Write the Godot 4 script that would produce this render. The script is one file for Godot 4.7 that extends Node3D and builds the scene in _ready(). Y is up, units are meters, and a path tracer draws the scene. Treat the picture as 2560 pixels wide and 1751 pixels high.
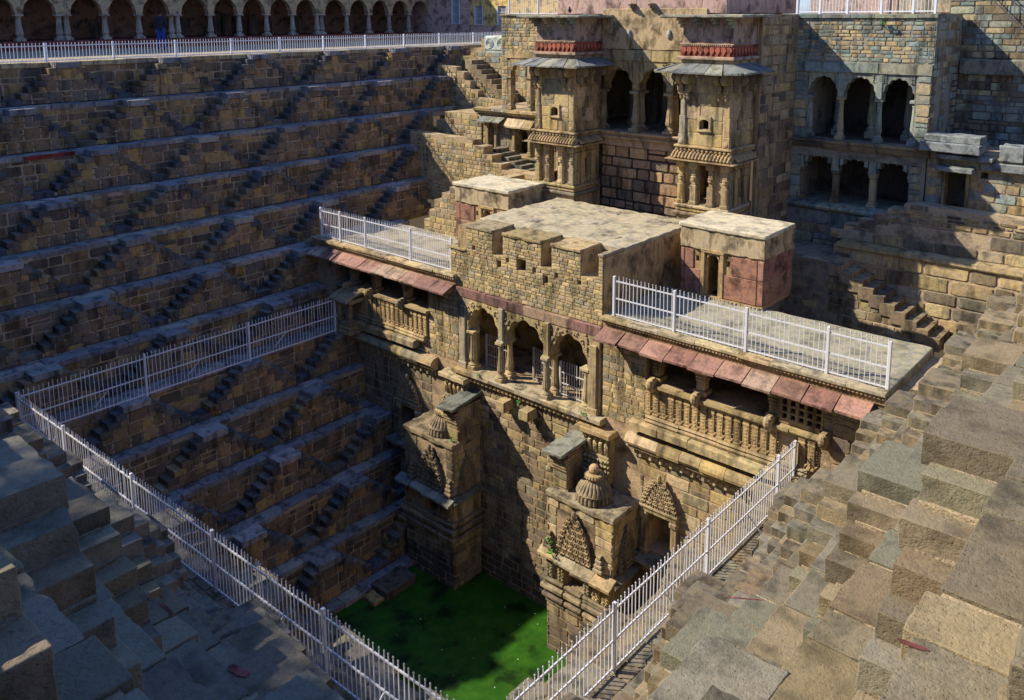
extends Node3D
# Stepped well with a palace front: four-sided pit, water at the foot, camera standing on the rim at one corner.

class Geo:
	var v := PackedVector3Array()
	var n := PackedVector3Array()
	var c := PackedColorArray()
	var col := Color.WHITE
	func tri(a: Vector3, b: Vector3, d: Vector3) -> void:
		var nn := (b - a).cross(d - a)
		if nn.length_squared() < 1e-14: return
		nn = nn.normalized()
		v.append(a); v.append(d); v.append(b)
		for i in 3:
			n.append(nn); c.append(col)
	func q(a: Vector3, b: Vector3, d: Vector3, e: Vector3) -> void:
		tri(a, b, d); tri(a, d, e)
	func qo(a: Vector3, b: Vector3, d: Vector3, e: Vector3, mid: Vector3) -> void:
		if (b - a).cross(d - a).dot((a + d) * 0.5 - mid) < 0.0: q(e, d, b, a)
		else: q(a, b, d, e)
	func to(a: Vector3, b: Vector3, d: Vector3, mid: Vector3) -> void:
		if (b - a).cross(d - a).dot((a + b + d) / 3.0 - mid) < 0.0: tri(d, b, a)
		else: tri(a, b, d)
	func box(p: Vector3, r: Vector3) -> void:
		var a := p.min(r)
		var b := p.max(r)
		q(Vector3(a.x, a.y, b.z), Vector3(b.x, a.y, b.z), b, Vector3(a.x, b.y, b.z))
		q(Vector3(b.x, a.y, a.z), a, Vector3(a.x, b.y, a.z), Vector3(b.x, b.y, a.z))
		q(Vector3(b.x, a.y, b.z), Vector3(b.x, a.y, a.z), Vector3(b.x, b.y, a.z), b)
		q(a, Vector3(a.x, a.y, b.z), Vector3(a.x, b.y, b.z), Vector3(a.x, b.y, a.z))
		q(Vector3(a.x, b.y, b.z), b, Vector3(b.x, b.y, a.z), Vector3(a.x, b.y, a.z))
		q(a, Vector3(b.x, a.y, a.z), Vector3(b.x, a.y, b.z), Vector3(a.x, a.y, b.z))
	func cham(p: Vector3, r: Vector3, e: float, jit := 0.0, rng: RandomNumberGenerator = null) -> void:
		var a := p.min(r)
		var b := p.max(r)
		var m := (a + b) * 0.5
		var h := (b - a) * 0.5
		e = minf(e, minf(h.x, minf(h.y, h.z)) * 0.6)
		var P := {}
		for sx in [-1, 1]:
			for sy in [-1, 1]:
				for sz in [-1, 1]:
					var j := Vector3.ZERO
					if jit > 0.0: j = Vector3(rng.randf_range(-jit, jit), rng.randf_range(-jit, jit), rng.randf_range(-jit, jit))
					var s := Vector3(sx, sy, sz)
					P[[sx, sy, sz, 0]] = m + j + s * Vector3(h.x, h.y - e, h.z - e)
					P[[sx, sy, sz, 1]] = m + j + s * Vector3(h.x - e, h.y, h.z - e)
					P[[sx, sy, sz, 2]] = m + j + s * Vector3(h.x - e, h.y - e, h.z)
					to(P[[sx, sy, sz, 0]], P[[sx, sy, sz, 1]], P[[sx, sy, sz, 2]], m)
		for s in [-1, 1]:
			qo(P[[s, -1, -1, 0]], P[[s, 1, -1, 0]], P[[s, 1, 1, 0]], P[[s, -1, 1, 0]], m)
			qo(P[[-1, s, -1, 1]], P[[1, s, -1, 1]], P[[1, s, 1, 1]], P[[-1, s, 1, 1]], m)
			qo(P[[-1, -1, s, 2]], P[[1, -1, s, 2]], P[[1, 1, s, 2]], P[[-1, 1, s, 2]], m)
			for t in [-1, 1]:
				qo(P[[s, t, -1, 0]], P[[s, t, 1, 0]], P[[s, t, 1, 1]], P[[s, t, -1, 1]], m)
				qo(P[[s, -1, t, 0]], P[[s, 1, t, 0]], P[[s, 1, t, 2]], P[[s, -1, t, 2]], m)
				qo(P[[-1, s, t, 1]], P[[1, s, t, 1]], P[[1, s, t, 2]], P[[-1, s, t, 2]], m)
	# a block with worn edges and a hewn surface, for stones seen from close by
	func rough(p: Vector3, r: Vector3, e: float, amp: float, step: float, noise: FastNoiseLite) -> void:
		var a := p.min(r)
		var b := p.max(r)
		var m := (a + b) * 0.5
		var h := (b - a) * 0.5
		# a few knocks along the edges
		var chips := []
		var sd := int(absf(m.x * 131.0 + m.y * 577.0 + m.z * 311.0))
		for i in 1 + sd % 3:
			var f := Vector3(fmod(sd * 0.37 + i * 0.618, 1.0), fmod(sd * 0.73 + i * 0.414, 1.0), fmod(sd * 0.19 + i * 0.732, 1.0)) * 2.0 - Vector3.ONE
			var k := (sd + i) % 3
			f[(k + 1) % 3] = signf(f[(k + 1) % 3] + 0.01); f[(k + 2) % 3] = signf(f[(k + 2) % 3] + 0.01)
			chips.append([m + f * h, 0.04 + 0.08 * fmod(sd * 0.11 + i * 0.29, 1.0)])
		for ax in 3:
			var ux := (ax + 1) % 3
			var uy := (ax + 2) % 3
			for s in [-1.0, 1.0]:
				var la := cuts(h[ux], e, step)
				var lb := cuts(h[uy], e, step)
				var pts := []
				var nns := []
				for i in la.size():
					for j in lb.size():
						var k := Vector3.ZERO
						k[ax] = s * h[ax]; k[ux] = la[i]; k[uy] = lb[j]
						var inner := Vector3(clampf(k.x, -h.x + e, h.x - e), clampf(k.y, -h.y + e, h.y - e), clampf(k.z, -h.z + e, h.z - e))
						var d := (k - inner).normalized()
						var w := m + inner + d * e
						var nz := noise.get_noise_3dv(w * 9.0) + 0.5 * noise.get_noise_3dv(w * 26.0 + Vector3(7, 3, 1))
						var edge := absf(d.x) + absf(d.y) + absf(d.z) - 1.0
						w += d * amp * (nz - 0.15) * (1.0 + 2.5 * edge)
						for cp in chips:
							var dist: float = (w - cp[0]).length() / cp[1]
							if dist < 1.0: w = w.lerp(m, (1.0 - dist) * 0.30 * cp[1] / maxf(0.1, (w - m).length()))
						pts.append(w); nns.append(d)
				var L := lb.size()
				for i in la.size() - 1:
					for j in L - 1:
						var f := [i * L + j, (i + 1) * L + j, (i + 1) * L + j + 1, i * L + j + 1]
						if s < 0.0: f.reverse()
						for g in [[0, 2, 1], [0, 3, 2]]:
							for o in g:
								v.append(pts[f[o]]); n.append(nns[f[o]]); c.append(col)
	func cuts(h: float, e: float, step: float) -> PackedFloat32Array:
		var o := PackedFloat32Array([-h, -h + e * 0.6])
		var k := maxi(1, int(ceil((2.0 * h - 2.0 * e) / step)))
		for i in k + 1: o.append(-h + e + (2.0 * h - 2.0 * e) * i / k)
		o.append(h - e * 0.6); o.append(h)
		return o
	func lathe(at: Vector3, prof: Array, seg: int, ribs := 0, amp := 0.0) -> void:
		for i in prof.size() - 1:
			for k in seg:
				var ring := []
				for w in [[i, k], [i, k + 1], [i + 1, k + 1], [i + 1, k]]:
					var ang: float = TAU * w[1] / seg
					var rr: float = prof[w[0]][0]
					if ribs > 0 and (prof[w[0]].size() < 3 or prof[w[0]][2]): rr *= 1.0 - amp * (0.5 + 0.5 * cos(ang * ribs))
					ring.append(at + Vector3(cos(ang) * rr, prof[w[0]][1], -sin(ang) * rr))
				q(ring[0], ring[1], ring[2], ring[3])
	func prism(pts: PackedVector2Array, z0: float, z1: float) -> void:
		if Geometry2D.is_polygon_clockwise(pts): pts.reverse()
		var id := Geometry2D.triangulate_polygon(pts)
		for i in range(0, id.size(), 3):
			var a := pts[id[i]]
			var b := pts[id[i + 1]]
			var d := pts[id[i + 2]]
			if (b - a).cross(d - a) < 0.0:
				var t := b
				b = d; d = t
			tri(Vector3(a.x, a.y, z1), Vector3(b.x, b.y, z1), Vector3(d.x, d.y, z1))
			tri(Vector3(d.x, d.y, z0), Vector3(b.x, b.y, z0), Vector3(a.x, a.y, z0))
		for i in pts.size():
			var a := pts[i]
			var b := pts[(i + 1) % pts.size()]
			q(Vector3(a.x, a.y, z0), Vector3(b.x, b.y, z0), Vector3(b.x, b.y, z1), Vector3(a.x, a.y, z1))
	func tube(a: Vector3, b: Vector3, ra: float, rb: float, seg := 6) -> void:
		var d := (b - a).normalized()
		var s := d.cross(Vector3(0.3, 0.2, 0.93) if absf(d.y) > 0.8 else Vector3.UP).normalized()
		var t := d.cross(s)
		for k in seg:
			var a0 := TAU * k / seg
			var a1 := TAU * (k + 1) / seg
			var e0 := s * cos(a0) + t * sin(a0)
			var e1 := s * cos(a1) + t * sin(a1)
			q(a + e0 * ra, a + e1 * ra, b + e1 * rb, b + e0 * rb)
			if rb > 0.0: tri(b, b + e0 * rb, b + e1 * rb)
			tri(a, a + e1 * ra, a + e0 * ra)
	# the filled part above a lobed arch: opening xa..xb, springing at ys, crown at ya, panel top yt, from z0 (back) to z1 (front)
	func arch(xa: float, xb: float, ys: float, ya: float, yt: float, z0: float, z1: float, lobes := 5, dent := 0.1) -> void:
		var N := lobes * 6
		var pr := []
		var xc := (xa + xb) * 0.5
		for i in N + 1:
			var t := PI * i / N
			var m := 1.0 - dent * (1.0 - absf(sin(lobes * t)))
			pr.append(Vector2(clampf(xc - cos(t) * (xb - xa) * 0.5 * m, xa, xb), ys + sin(t) * (ya - ys) * m))
		pr[0] = Vector2(xa, ys); pr[N] = Vector2(xb, ys)
		for i in N:
			var a: Vector2 = pr[i]
			var b: Vector2 = pr[i + 1]
			q(Vector3(a.x, a.y, z1), Vector3(b.x, b.y, z1), Vector3(b.x, yt, z1), Vector3(a.x, yt, z1))
			q(Vector3(b.x, b.y, z0), Vector3(a.x, a.y, z0), Vector3(a.x, yt, z0), Vector3(b.x, yt, z0))
			q(Vector3(a.x, a.y, z0), Vector3(b.x, b.y, z0), Vector3(b.x, b.y, z1), Vector3(a.x, a.y, z1))
	func ball(at: Vector3, r: Vector3, seg := 8, rows := 5) -> void:
		var pr := []
		for i in rows + 1:
			var t := PI * i / rows
			pr.append([sin(t), -cos(t)])
		var g := Geo.new()
		g.col = col
		g.lathe(Vector3.ZERO, pr, seg)
		merge(g, Transform3D(Basis.from_scale(r), at))
	func merge(g: Geo, T: Transform3D) -> void:
		var nb := T.basis.inverse().transposed()
		for i in g.v.size():
			v.append(T * g.v[i]); n.append((nb * g.n[i]).normalized())
		c.append_array(g.c)
	func merge_tinted(m: ArrayMesh, tone: Color) -> void:
		var a := m.surface_get_arrays(0)
		v = a[Mesh.ARRAY_VERTEX]; n = a[Mesh.ARRAY_NORMAL]
		c.resize(v.size()); c.fill(tone)
	func mesh() -> ArrayMesh:
		var a := []
		a.resize(Mesh.ARRAY_MAX)
		a[Mesh.ARRAY_VERTEX] = v
		a[Mesh.ARRAY_NORMAL] = n
		a[Mesh.ARRAY_COLOR] = c
		var m := ArrayMesh.new()
		if v.size() > 0: m.add_surface_from_arrays(Mesh.PRIMITIVE_TRIANGLES, a)
		return m

var rng := RandomNumberGenerator.new()
var nz := FastNoiseLite.new()
var taken := {}
var base := {}
var M := {}
var PAL := {}
var unit := {}
var shapes := []
var blocks := []
var pend := {}
const SUN := Vector3(1.0, -0.97, -0.64)
const Y := [-1.47, -2.81, -4.2, -5.5, -6.8, -8.12, -9.38, -10.62, -11.87, -13.12, -14.4, -15.7, -17.0]
const WATER := -17.16
const PER := 3.65
const ORD := ["", "first", "second", "third", "fourth", "fifth", "sixth", "seventh", "eighth", "ninth", "tenth", "eleventh", "twelfth"]

func numbered(called: String) -> String:
	var k: int = taken.get(called, 0)
	taken[called] = k + 1
	return called if k == 0 else "%s_%03d" % [called, k]

func tag(o: Node, label: String, category: String, group := "", kind := "") -> void:
	if label: o.set_meta("label", label)
	if category: o.set_meta("category", category)
	if group: o.set_meta("group", group)
	if kind: o.set_meta("kind", kind)

func thing(called: String, label: String, category: String, at: Vector3, group := "") -> Node3D:
	var o := Node3D.new()
	o.name = numbered(called)
	o.position = at
	add_child(o)
	base[o] = at
	tag(o, label, category, group)
	return o

func named(parent: Node, called: String) -> String:
	var key := [parent, called]
	var k: int = taken.get(key, 0)
	taken[key] = k + 1
	return called if k == 0 else "%s_%03d" % [called, k]

# a mesh given in world coordinates becomes a part of a thing
func part(parent: Node, called: String, m: Mesh, mat: Material, X := Transform3D()) -> MeshInstance3D:
	var o := MeshInstance3D.new()
	o.mesh = m
	o.material_override = mat
	var b := Vector3.ZERO
	if parent != self: b = base[parent]
	o.transform = Transform3D(X.basis, X.origin - b)
	o.name = named(parent, called)
	parent.add_child(o)
	return o

func geo(parent: Node, called: String, g: Geo, mat: Material) -> MeshInstance3D:
	var o := part(parent, called, g.mesh(), mat)
	base[o] = Vector3.ZERO if not base.has(parent) else base[parent] + o.position
	return o

func setting(called: String, g: Geo, mat: Material) -> MeshInstance3D:
	var o := geo(self, numbered(called), g, mat)
	tag(o, "", "", "", "structure")
	return o

func part_root(parent: Node, called: String) -> Node3D:
	var o := Node3D.new()
	o.name = named(parent, called)
	parent.add_child(o)
	base[o] = base[parent]
	return o

# ---------------------------------------------------------------- materials
func lum_image(size: int, what: String) -> Image:
	var f := FastNoiseLite.new()
	f.seed = hash(what) % 1000
	f.frequency = 0.012
	f.fractal_octaves = 6
	f.fractal_gain = 0.62
	var a := f.get_seamless_image(size, size)
	f.seed += 5
	f.frequency = 0.035
	f.fractal_octaves = 4
	var b := f.get_seamless_image(size, size)
	f.noise_type = FastNoiseLite.TYPE_CELLULAR
	f.seed += 9
	f.frequency = 0.06
	f.fractal_octaves = 2
	var d := f.get_seamless_image(size, size)
	var pa := a.get_data()
	var pb := b.get_data()
	var pd := d.get_data()
	var bytes := PackedByteArray()
	bytes.resize(size * size * 3)
	for i in size * size:
		var x: float = pa[i] / 255.0
		var y: float = pb[i] / 255.0
		var z: float = pd[i] / 255.0
		var r := 1.0
		var g := 1.0
		var bl := 1.0
		if what == "stone":
			var l := 0.95 + 0.30 * (x - 0.5) + 0.11 * (y - 0.5)
			if y < 0.27: l -= (0.27 - y) * 1.2
			var warm := clampf((x - 0.5) * 2.5, -0.7, 0.7)
			r = l * (1.0 + 0.05 * warm); g = l; bl = l * (1.0 - 0.09 * warm)
		elif what == "fine":
			var l := 0.96 + 0.16 * (x - 0.5) + 0.08 * (y - 0.5)
			if y < 0.25: l -= (0.25 - y) * 1.8
			r = l * (1.0 + 0.03 * (z - 0.5)); g = l; bl = l * (1.0 - 0.05 * (z - 0.5))
		elif what == "softstain":
			var l := clampf(1.0 + 0.75 * (x - 0.5), 0.66, 1.0)
			r = l; g = l * lerpf(0.985, 1.0, y); bl = l * lerpf(0.94, 1.0, y)
		elif what == "height":
			r = 0.55 * x + 0.35 * y + 0.25 * z
			if y < 0.35: r -= (0.35 - y) * 1.6
			g = r; bl = r
		elif what == "plaster":
			var l := 0.93 + 0.25 * (x - 0.5)
			var s := clampf((y * 0.35 + x * 0.8 - 0.56) * 2.6, 0.0, 1.0)
			l = lerpf(l, 0.28, s * 0.6)
			r = l; g = lerpf(l, l * 0.97, s); bl = lerpf(l, l * 0.9, s)
		elif what == "stain":
			var l := clampf(1.0 + 1.1 * (x - 0.5), 0.42, 1.0)
			r = l; g = l * lerpf(0.97, 1.0, y); bl = l * lerpf(0.93, 1.03, z)
		elif what == "algae":
			var l := 0.88 + 0.35 * (x - 0.5) + 0.22 * (y - 0.5)
			l *= lerpf(0.62, 1.0, clampf((x - 0.22) * 5.0, 0.0, 1.0))
			r = l * lerpf(0.8, 1.1, y); g = l; bl = l * 0.8
		bytes[i * 3] = int(clampf(r, 0.0, 1.0) * 255.0)
		bytes[i * 3 + 1] = int(clampf(g, 0.0, 1.0) * 255.0)
		bytes[i * 3 + 2] = int(clampf(bl, 0.0, 1.0) * 255.0)
	return Image.create_from_data(size, size, false, Image.FORMAT_RGB8, bytes)

func surface(called: String, tex: Texture2D, rough: float, scale: float, bump: Texture2D = null, depth := 0.0, stain: Texture2D = null, stain_scale := 0.1) -> StandardMaterial3D:
	var m := StandardMaterial3D.new()
	m.resource_name = called
	m.vertex_color_use_as_albedo = true
	m.roughness = rough
	m.metallic_specular = 0.35
	m.uv1_triplanar = true
	m.uv1_world_triplanar = true
	m.uv1_scale = Vector3.ONE * scale
	m.uv1_triplanar_sharpness = 4.0
	if tex: m.albedo_texture = tex
	if bump:
		m.heightmap_enabled = true
		m.heightmap_texture = bump
		m.heightmap_scale = depth
	if stain:
		m.detail_enabled = true
		m.detail_albedo = stain
		m.detail_blend_mode = BaseMaterial3D.BLEND_MODE_MUL
		m.detail_uv_layer = BaseMaterial3D.DETAIL_UV_2
		m.uv2_triplanar = true
		m.uv2_world_triplanar = true
		m.uv2_scale = Vector3.ONE * stain_scale
	M[called] = m
	return m

func make_materials() -> void:
	var stone := ImageTexture.create_from_image(lum_image(1024, "stone"))
	var high := ImageTexture.create_from_image(lum_image(1024, "height"))
	var stain := ImageTexture.create_from_image(lum_image(512, "stain"))
	var plaster := ImageTexture.create_from_image(lum_image(512, "plaster"))
	var algae := ImageTexture.create_from_image(lum_image(512, "algae"))
	surface("stone", stone, 0.86, 0.42, high, 0.6, stain, 0.11).uv2_scale = Vector3(0.30, 0.08, 0.30)
	surface("hewn", ImageTexture.create_from_image(lum_image(1024, "fine")), 0.88, 0.8, high, 0.75, ImageTexture.create_from_image(lum_image(512, "softstain")), 0.21)
	surface("slate", stone, 0.7, 0.9, high, 0.5, stain, 0.3)
	surface("mortar", stone, 0.95, 0.8, high, 1.2, stain, 0.13)
	surface("render", plaster, 0.92, 0.36, high, 0.6, stain, 0.2).uv1_scale = Vector3(0.42, 0.15, 0.42)
	surface("limewash", stone, 0.92, 0.5, high, 0.5, stain, 0.25)
	surface("concrete", stone, 0.9, 0.3, high, 0.5, ImageTexture.create_from_image(lum_image(512, "softstain")), 0.16)
	surface("water", algae, 0.5, 0.11, high, 0.15)
	var p := surface("paint", null, 0.38, 1.0)
	p.metallic_specular = 0.5
	surface("cloth", null, 0.9, 1.0)
	surface("ink", null, 0.95, 1.0)
	var lf := surface("leaf", null, 0.6, 1.0)
	lf.cull_mode = BaseMaterial3D.CULL_DISABLED
	lf.backlight_enabled = true
	lf.backlight = Color(0.12, 0.22, 0.04)

func pal(called: String, cols: Array) -> void:
	var o := []
	for a in cols:
		for k in 3:
			var f := rng.randf_range(0.78, 1.2)
			o.append(Color(a[0] * f * rng.randf_range(0.95, 1.05), a[1] * f, a[2] * f * rng.randf_range(0.92, 1.08)))
	PAL[called] = o

func make_palettes() -> void:
	pal("brown", [[.285, .19, .105], [.21, .145, .088], [.33, .225, .115], [.15, .12, .095], [.235, .178, .125], [.39, .26, .105], [.205, .155, .11]])
	pal("slabs", [[0.26, 0.255, 0.25], [0.22, 0.225, 0.235], [0.29, 0.275, 0.25], [0.24, 0.25, 0.265]])  # dusty worn grey, also paled and cooled for sky light on the treads
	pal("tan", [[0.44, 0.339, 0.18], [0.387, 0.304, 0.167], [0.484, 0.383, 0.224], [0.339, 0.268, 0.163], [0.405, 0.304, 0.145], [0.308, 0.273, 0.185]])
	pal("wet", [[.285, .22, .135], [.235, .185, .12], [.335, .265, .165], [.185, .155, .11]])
	pal("brick", [[0.504, 0.396, 0.203], [0.414, 0.342, 0.198], [0.558, 0.45, 0.257], [0.351, 0.306, 0.211], [0.459, 0.36, 0.189]])
	pal("grey", [[.215, .175, .113], [.185, .16, .113], [.238, .195, .123], [.165, .148, .108], [.195, .175, .13], [.176, .165, .125]])
	pal("teal", [[0.28, 0.335, 0.295], [0.34, 0.35, 0.265], [0.23, 0.295, 0.285], [0.4, 0.345, 0.22], [0.265, 0.285, 0.25]])
	pal("ochre", [[0.414, 0.333, 0.184], [0.369, 0.306, 0.184], [0.45, 0.356, 0.189], [0.333, 0.297, 0.211], [0.387, 0.293, 0.153]])
	pal("stained", [[.40, .26, .14], [.33, .22, .13], [.44, .31, .18], [.25, .19, .13]])
	pal("rose", [[.27, .15, .125], [.33, .20, .155], [.42, .30, .215], [.22, .125, .11], [.30, .165, .135]])
	pal("shadegrey", [[.195, .17, .125], [.165, .15, .12], [.22, .185, .13], [.15, .14, .115], [.18, .17, .14]])  # the grey stone again, with tree shade darkened into its tones
	pal("rise", [[.125, .115, .11], [.10, .10, .105], [.155, .135, .115]])  # step stone with the shade of the risers put into its colour
	pal("damp", [[.115, .095, .065], [.09, .08, .06], [.14, .11, .075]])
	pal("slate", [[.215, .235, .22], [.27, .27, .225], [.175, .20, .20]])

func tint(p: String) -> Color:
	var a: Array = PAL[p]
	return a[rng.randi() % a.size()]

# ---------------------------------------------------------------- stones
# a facing stone: unit square outline, z from 0 (wall) to 1 (face), edges inset and uneven
func make_shapes() -> void:
	for k in 8:
		var out := []
		var cr := rng.randf_range(0.03, 0.12)
		for cnr in [[-1, -1, 0], [1, -1, 1], [1, 1, 2], [-1, 1, 3]]:
			var c0 := Vector2(cnr[0], cnr[1]) * 0.5
			var along: Array = [[Vector2(0, 1), Vector2(1, 0)], [Vector2(-1, 0), Vector2(0, 1)], [Vector2(0, -1), Vector2(-1, 0)], [Vector2(1, 0), Vector2(0, -1)]]
			var e: Array = along[cnr[2]]
			var r1 := cr * rng.randf_range(0.5, 1.5)
			out.append(c0 + e[0] * r1 + jit2(0.012))
			out.append(c0 + e[1] * r1 + jit2(0.012))
			out.append(c0 + e[1] * 0.5 - c0 * 0.0 + jit2(0.03))
		var g := Geo.new()
		var m := out.size()
		var inn := []
		for i in m:
			var o: Vector2 = out[i]
			inn.append(Vector3(o.x * 0.93, o.y * 0.92, rng.randf_range(0.78, 0.95)))
		var top := Vector3(rng.randf_range(-0.1, 0.1), rng.randf_range(-0.1, 0.1), rng.randf_range(0.95, 1.1))
		for i in m:
			var j := (i + 1) % m
			g.q(Vector3(out[i].x, out[i].y, 0), Vector3(out[j].x, out[j].y, 0), inn[j], inn[i])
			g.tri(inn[i], inn[j], top)
		shapes.append(g)
	for k in 6:
		var g := Geo.new()
		g.cham(Vector3(-0.5, -0.5, -0.5), Vector3(0.5, 0.5, 0.5), 0.035, 0.018, rng)
		blocks.append(g)

func jit2(a: float) -> Vector2:
	return Vector2(rng.randf_range(-a, a), rng.randf_range(-a, a))

func tinted(list: Array, key: String, p: String, i: int) -> ArrayMesh:
	var a: Array = PAL[p]
	i = i % a.size()
	var k := [key, p, i]
	if not unit.has(k):
		var src: Geo = list[i % list.size()]
		var g := Geo.new()
		g.v = src.v; g.n = src.n
		g.c.resize(src.v.size()); g.c.fill(a[i])
		unit[k] = g.mesh()
	return unit[k]

func plain_unit(list: Array, key: String) -> ArrayMesh:
	var k := [key, "plain"]
	if not unit.has(k): unit[k] = (list[0] as Geo).mesh()
	return unit[k]

# one stone is noted here and built in flush(): the 280 that look largest as parts, the rest as one mass
func put(owner: Node, called: String, X: Transform3D, p: String, kind := "s") -> void:
	if not pend.has(owner): pend[owner] = {}
	var d: Dictionary = pend[owner]
	if not d.has(called): d[called] = []
	d[called].append([X, p, rng.randi() % 1000, kind])

func flush_all(mat := "stone") -> void:
	for owner in pend.keys(): flush(owner, mat)

func flush(owner: Node, mat := "stone") -> void:
	if not pend.has(owner): return
	for called in pend[owner]:
		var a: Array = pend[owner][called]
		if a.size() > 285:
			var look := func(e: Array) -> float:
				var X: Transform3D = e[0]
				return X.basis.x.length() * X.basis.y.length() / maxf(1.0, X.origin.length_squared())
			for e in a: e.append(look.call(e))
			a.sort_custom(func(e, f): return e[4] > f[4])
		for i in mini(a.size(), 285):
			var e: Array = a[i]
			part(owner, called, tinted(shapes if e[3] == "s" else blocks, e[3], e[1], e[2]), M[mat], e[0])
		if a.size() > 285:
			var mm := MultiMesh.new()
			mm.transform_format = MultiMesh.TRANSFORM_3D
			mm.use_colors = true
			mm.mesh = plain_unit(shapes if a[0][3] == "s" else blocks, a[0][3])
			mm.instance_count = a.size() - 285
			var b: Vector3 = base[owner]
			for i in range(285, a.size()):
				var X: Transform3D = a[i][0]
				X.origin -= b
				mm.set_instance_transform(i - 285, X)
				var cs: Array = PAL[a[i][1]]
				mm.set_instance_color(i - 285, cs[a[i][2] % cs.size()])
			var o := MultiMeshInstance3D.new()
			o.multimesh = mm
			o.material_override = M[mat]
			o.name = named(owner, "small_" + called + "s")
			o.set_meta("kind", "stuff")
			owner.add_child(o)
	pend.erase(owner)

# spans of a polygon along u at height v
func spans(poly: PackedVector2Array, v: float) -> Array:
	var xs := []
	for i in poly.size():
		var a := poly[i]
		var b := poly[(i + 1) % poly.size()]
		if (a.y <= v) != (b.y <= v): xs.append(a.x + (v - a.y) / (b.y - a.y) * (b.x - a.x))
	xs.sort()
	var o := []
	for i in range(0, xs.size() - 1, 2): o.append(Vector2(xs[i], xs[i + 1]))
	return o

func cut(list: Array, a: float, b: float) -> Array:
	var o := []
	for s in list:
		if b <= s.x or a >= s.y: o.append(s); continue
		if a > s.x: o.append(Vector2(s.x, a))
		if b < s.y: o.append(Vector2(b, s.y))
	return o

# courses of facing stones on the plane through o (normal n); poly and holes are in (u, height) with u = up x n
func lay(owner: Node, o: Vector3, n: Vector3, poly: PackedVector2Array, p: String, opt := {}) -> void:
	var u := Vector3.UP.cross(n)
	var hr: Vector2 = opt.get("h", Vector2(0.2, 0.36))
	var wr: Vector2 = opt.get("w", Vector2(0.28, 0.62))
	var gap: float = opt.get("gap", 0.026)
	var d: float = opt.get("d", 0.03)
	var called: String = opt.get("name", "stone")
	var holes: Array = opt.get("holes", [])
	var pal2: String = opt.get("pal2", "")
	var share: float = opt.get("share", 0.0)
	var lo := INF
	var hi := -INF
	for a in poly:
		lo = minf(lo, a.y); hi = maxf(hi, a.y)
	var y := lo
	while y < hi - 0.03:
		var h := rng.randf_range(hr.x, hr.y)
		if hi - y - h < hr.x * 0.6: h = hi - y
		var row := spans(poly, y + h * 0.5)
		for k in [0.06, 0.94]:
			var other := spans(poly, y + h * k)
			var both := []
			for s in row:
				for t in other:
					var a := maxf(s.x, t.x)
					var b := minf(s.y, t.y)
					if b - a > 0.05: both.append(Vector2(a, b))
			row = both
		for r in holes:
			if r.position.y < y + h - 0.02 and r.end.y > y + 0.02: row = cut(row, r.position.x, r.end.x)
		for s in row:
			var x: float = s.x
			while x < s.y - 0.05:
				var w := rng.randf_range(wr.x, wr.y) * (0.8 + 0.4 * h / hr.y)
				if s.y - x - w < wr.x * 0.55: w = s.y - x
				w = minf(w, s.y - x)
				var cuts := [[0.0, h]]
				if h > 0.27 and rng.randf() < 0.14:
					var t := h * rng.randf_range(0.4, 0.6)
					cuts = [[0.0, t], [t, h - t]]
				for e in cuts:
					var who := p if pal2 == "" or rng.randf() > share else pal2
					var g := gap * rng.randf_range(0.6, 1.3)
					var B := Basis(u * maxf(0.03, w - g), Vector3.UP * maxf(0.03, e[1] - g), n * d * rng.randf_range(0.8, 1.25))
					B = Basis(n, rng.randf_range(-0.018, 0.018)) * B
					put(owner, called, Transform3D(B, o - n * 0.007 + u * (x + w * 0.5) + Vector3.UP * (y + e[0] + e[1] * 0.5)), who)
				x += w
		y += h

func rect(a: float, b: float, c: float, d: float) -> PackedVector2Array:
	return PackedVector2Array([Vector2(a, c), Vector2(b, c), Vector2(b, d), Vector2(a, d)])

# ---------------------------------------------------------------- the stepped sides
# A side is a frame: u runs along it, n points to the middle of the well; W(k) is how far along n the wall face above terrace k stands.
var SIDES := {
	"left": {"n": Vector3(1, 0, 0), "w1": -29.35, "odd": 9.93, "pal": "brown"},
	"right": {"n": Vector3(-1, 0, 0), "w1": 0.97, "odd": -6.28, "pal": "grey"},
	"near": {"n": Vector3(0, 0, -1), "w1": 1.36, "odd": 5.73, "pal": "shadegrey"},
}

func wall_at(side: String, k: int) -> float:
	var pitch := 1.03
	if k <= 6 and side == "right": pitch = 0.99
	if k <= 6 and side == "near": pitch = 0.97
	if k > 7 and side == "left": return -23.17 + 0.905 * (k - 7)
	return SIDES[side].w1 + pitch * (k - 1)

func at_side(side: String, s: float, y: float, t: float) -> Vector3:
	var n: Vector3 = SIDES[side].n
	return Vector3.UP.cross(n) * s + n * t + Vector3.UP * y

func side_box(g: Geo, side: String, s0: float, s1: float, y0: float, y1: float, t0: float, t1: float) -> void:
	g.box(at_side(side, s0, y0, t0), at_side(side, s1, y1, t1))

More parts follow.
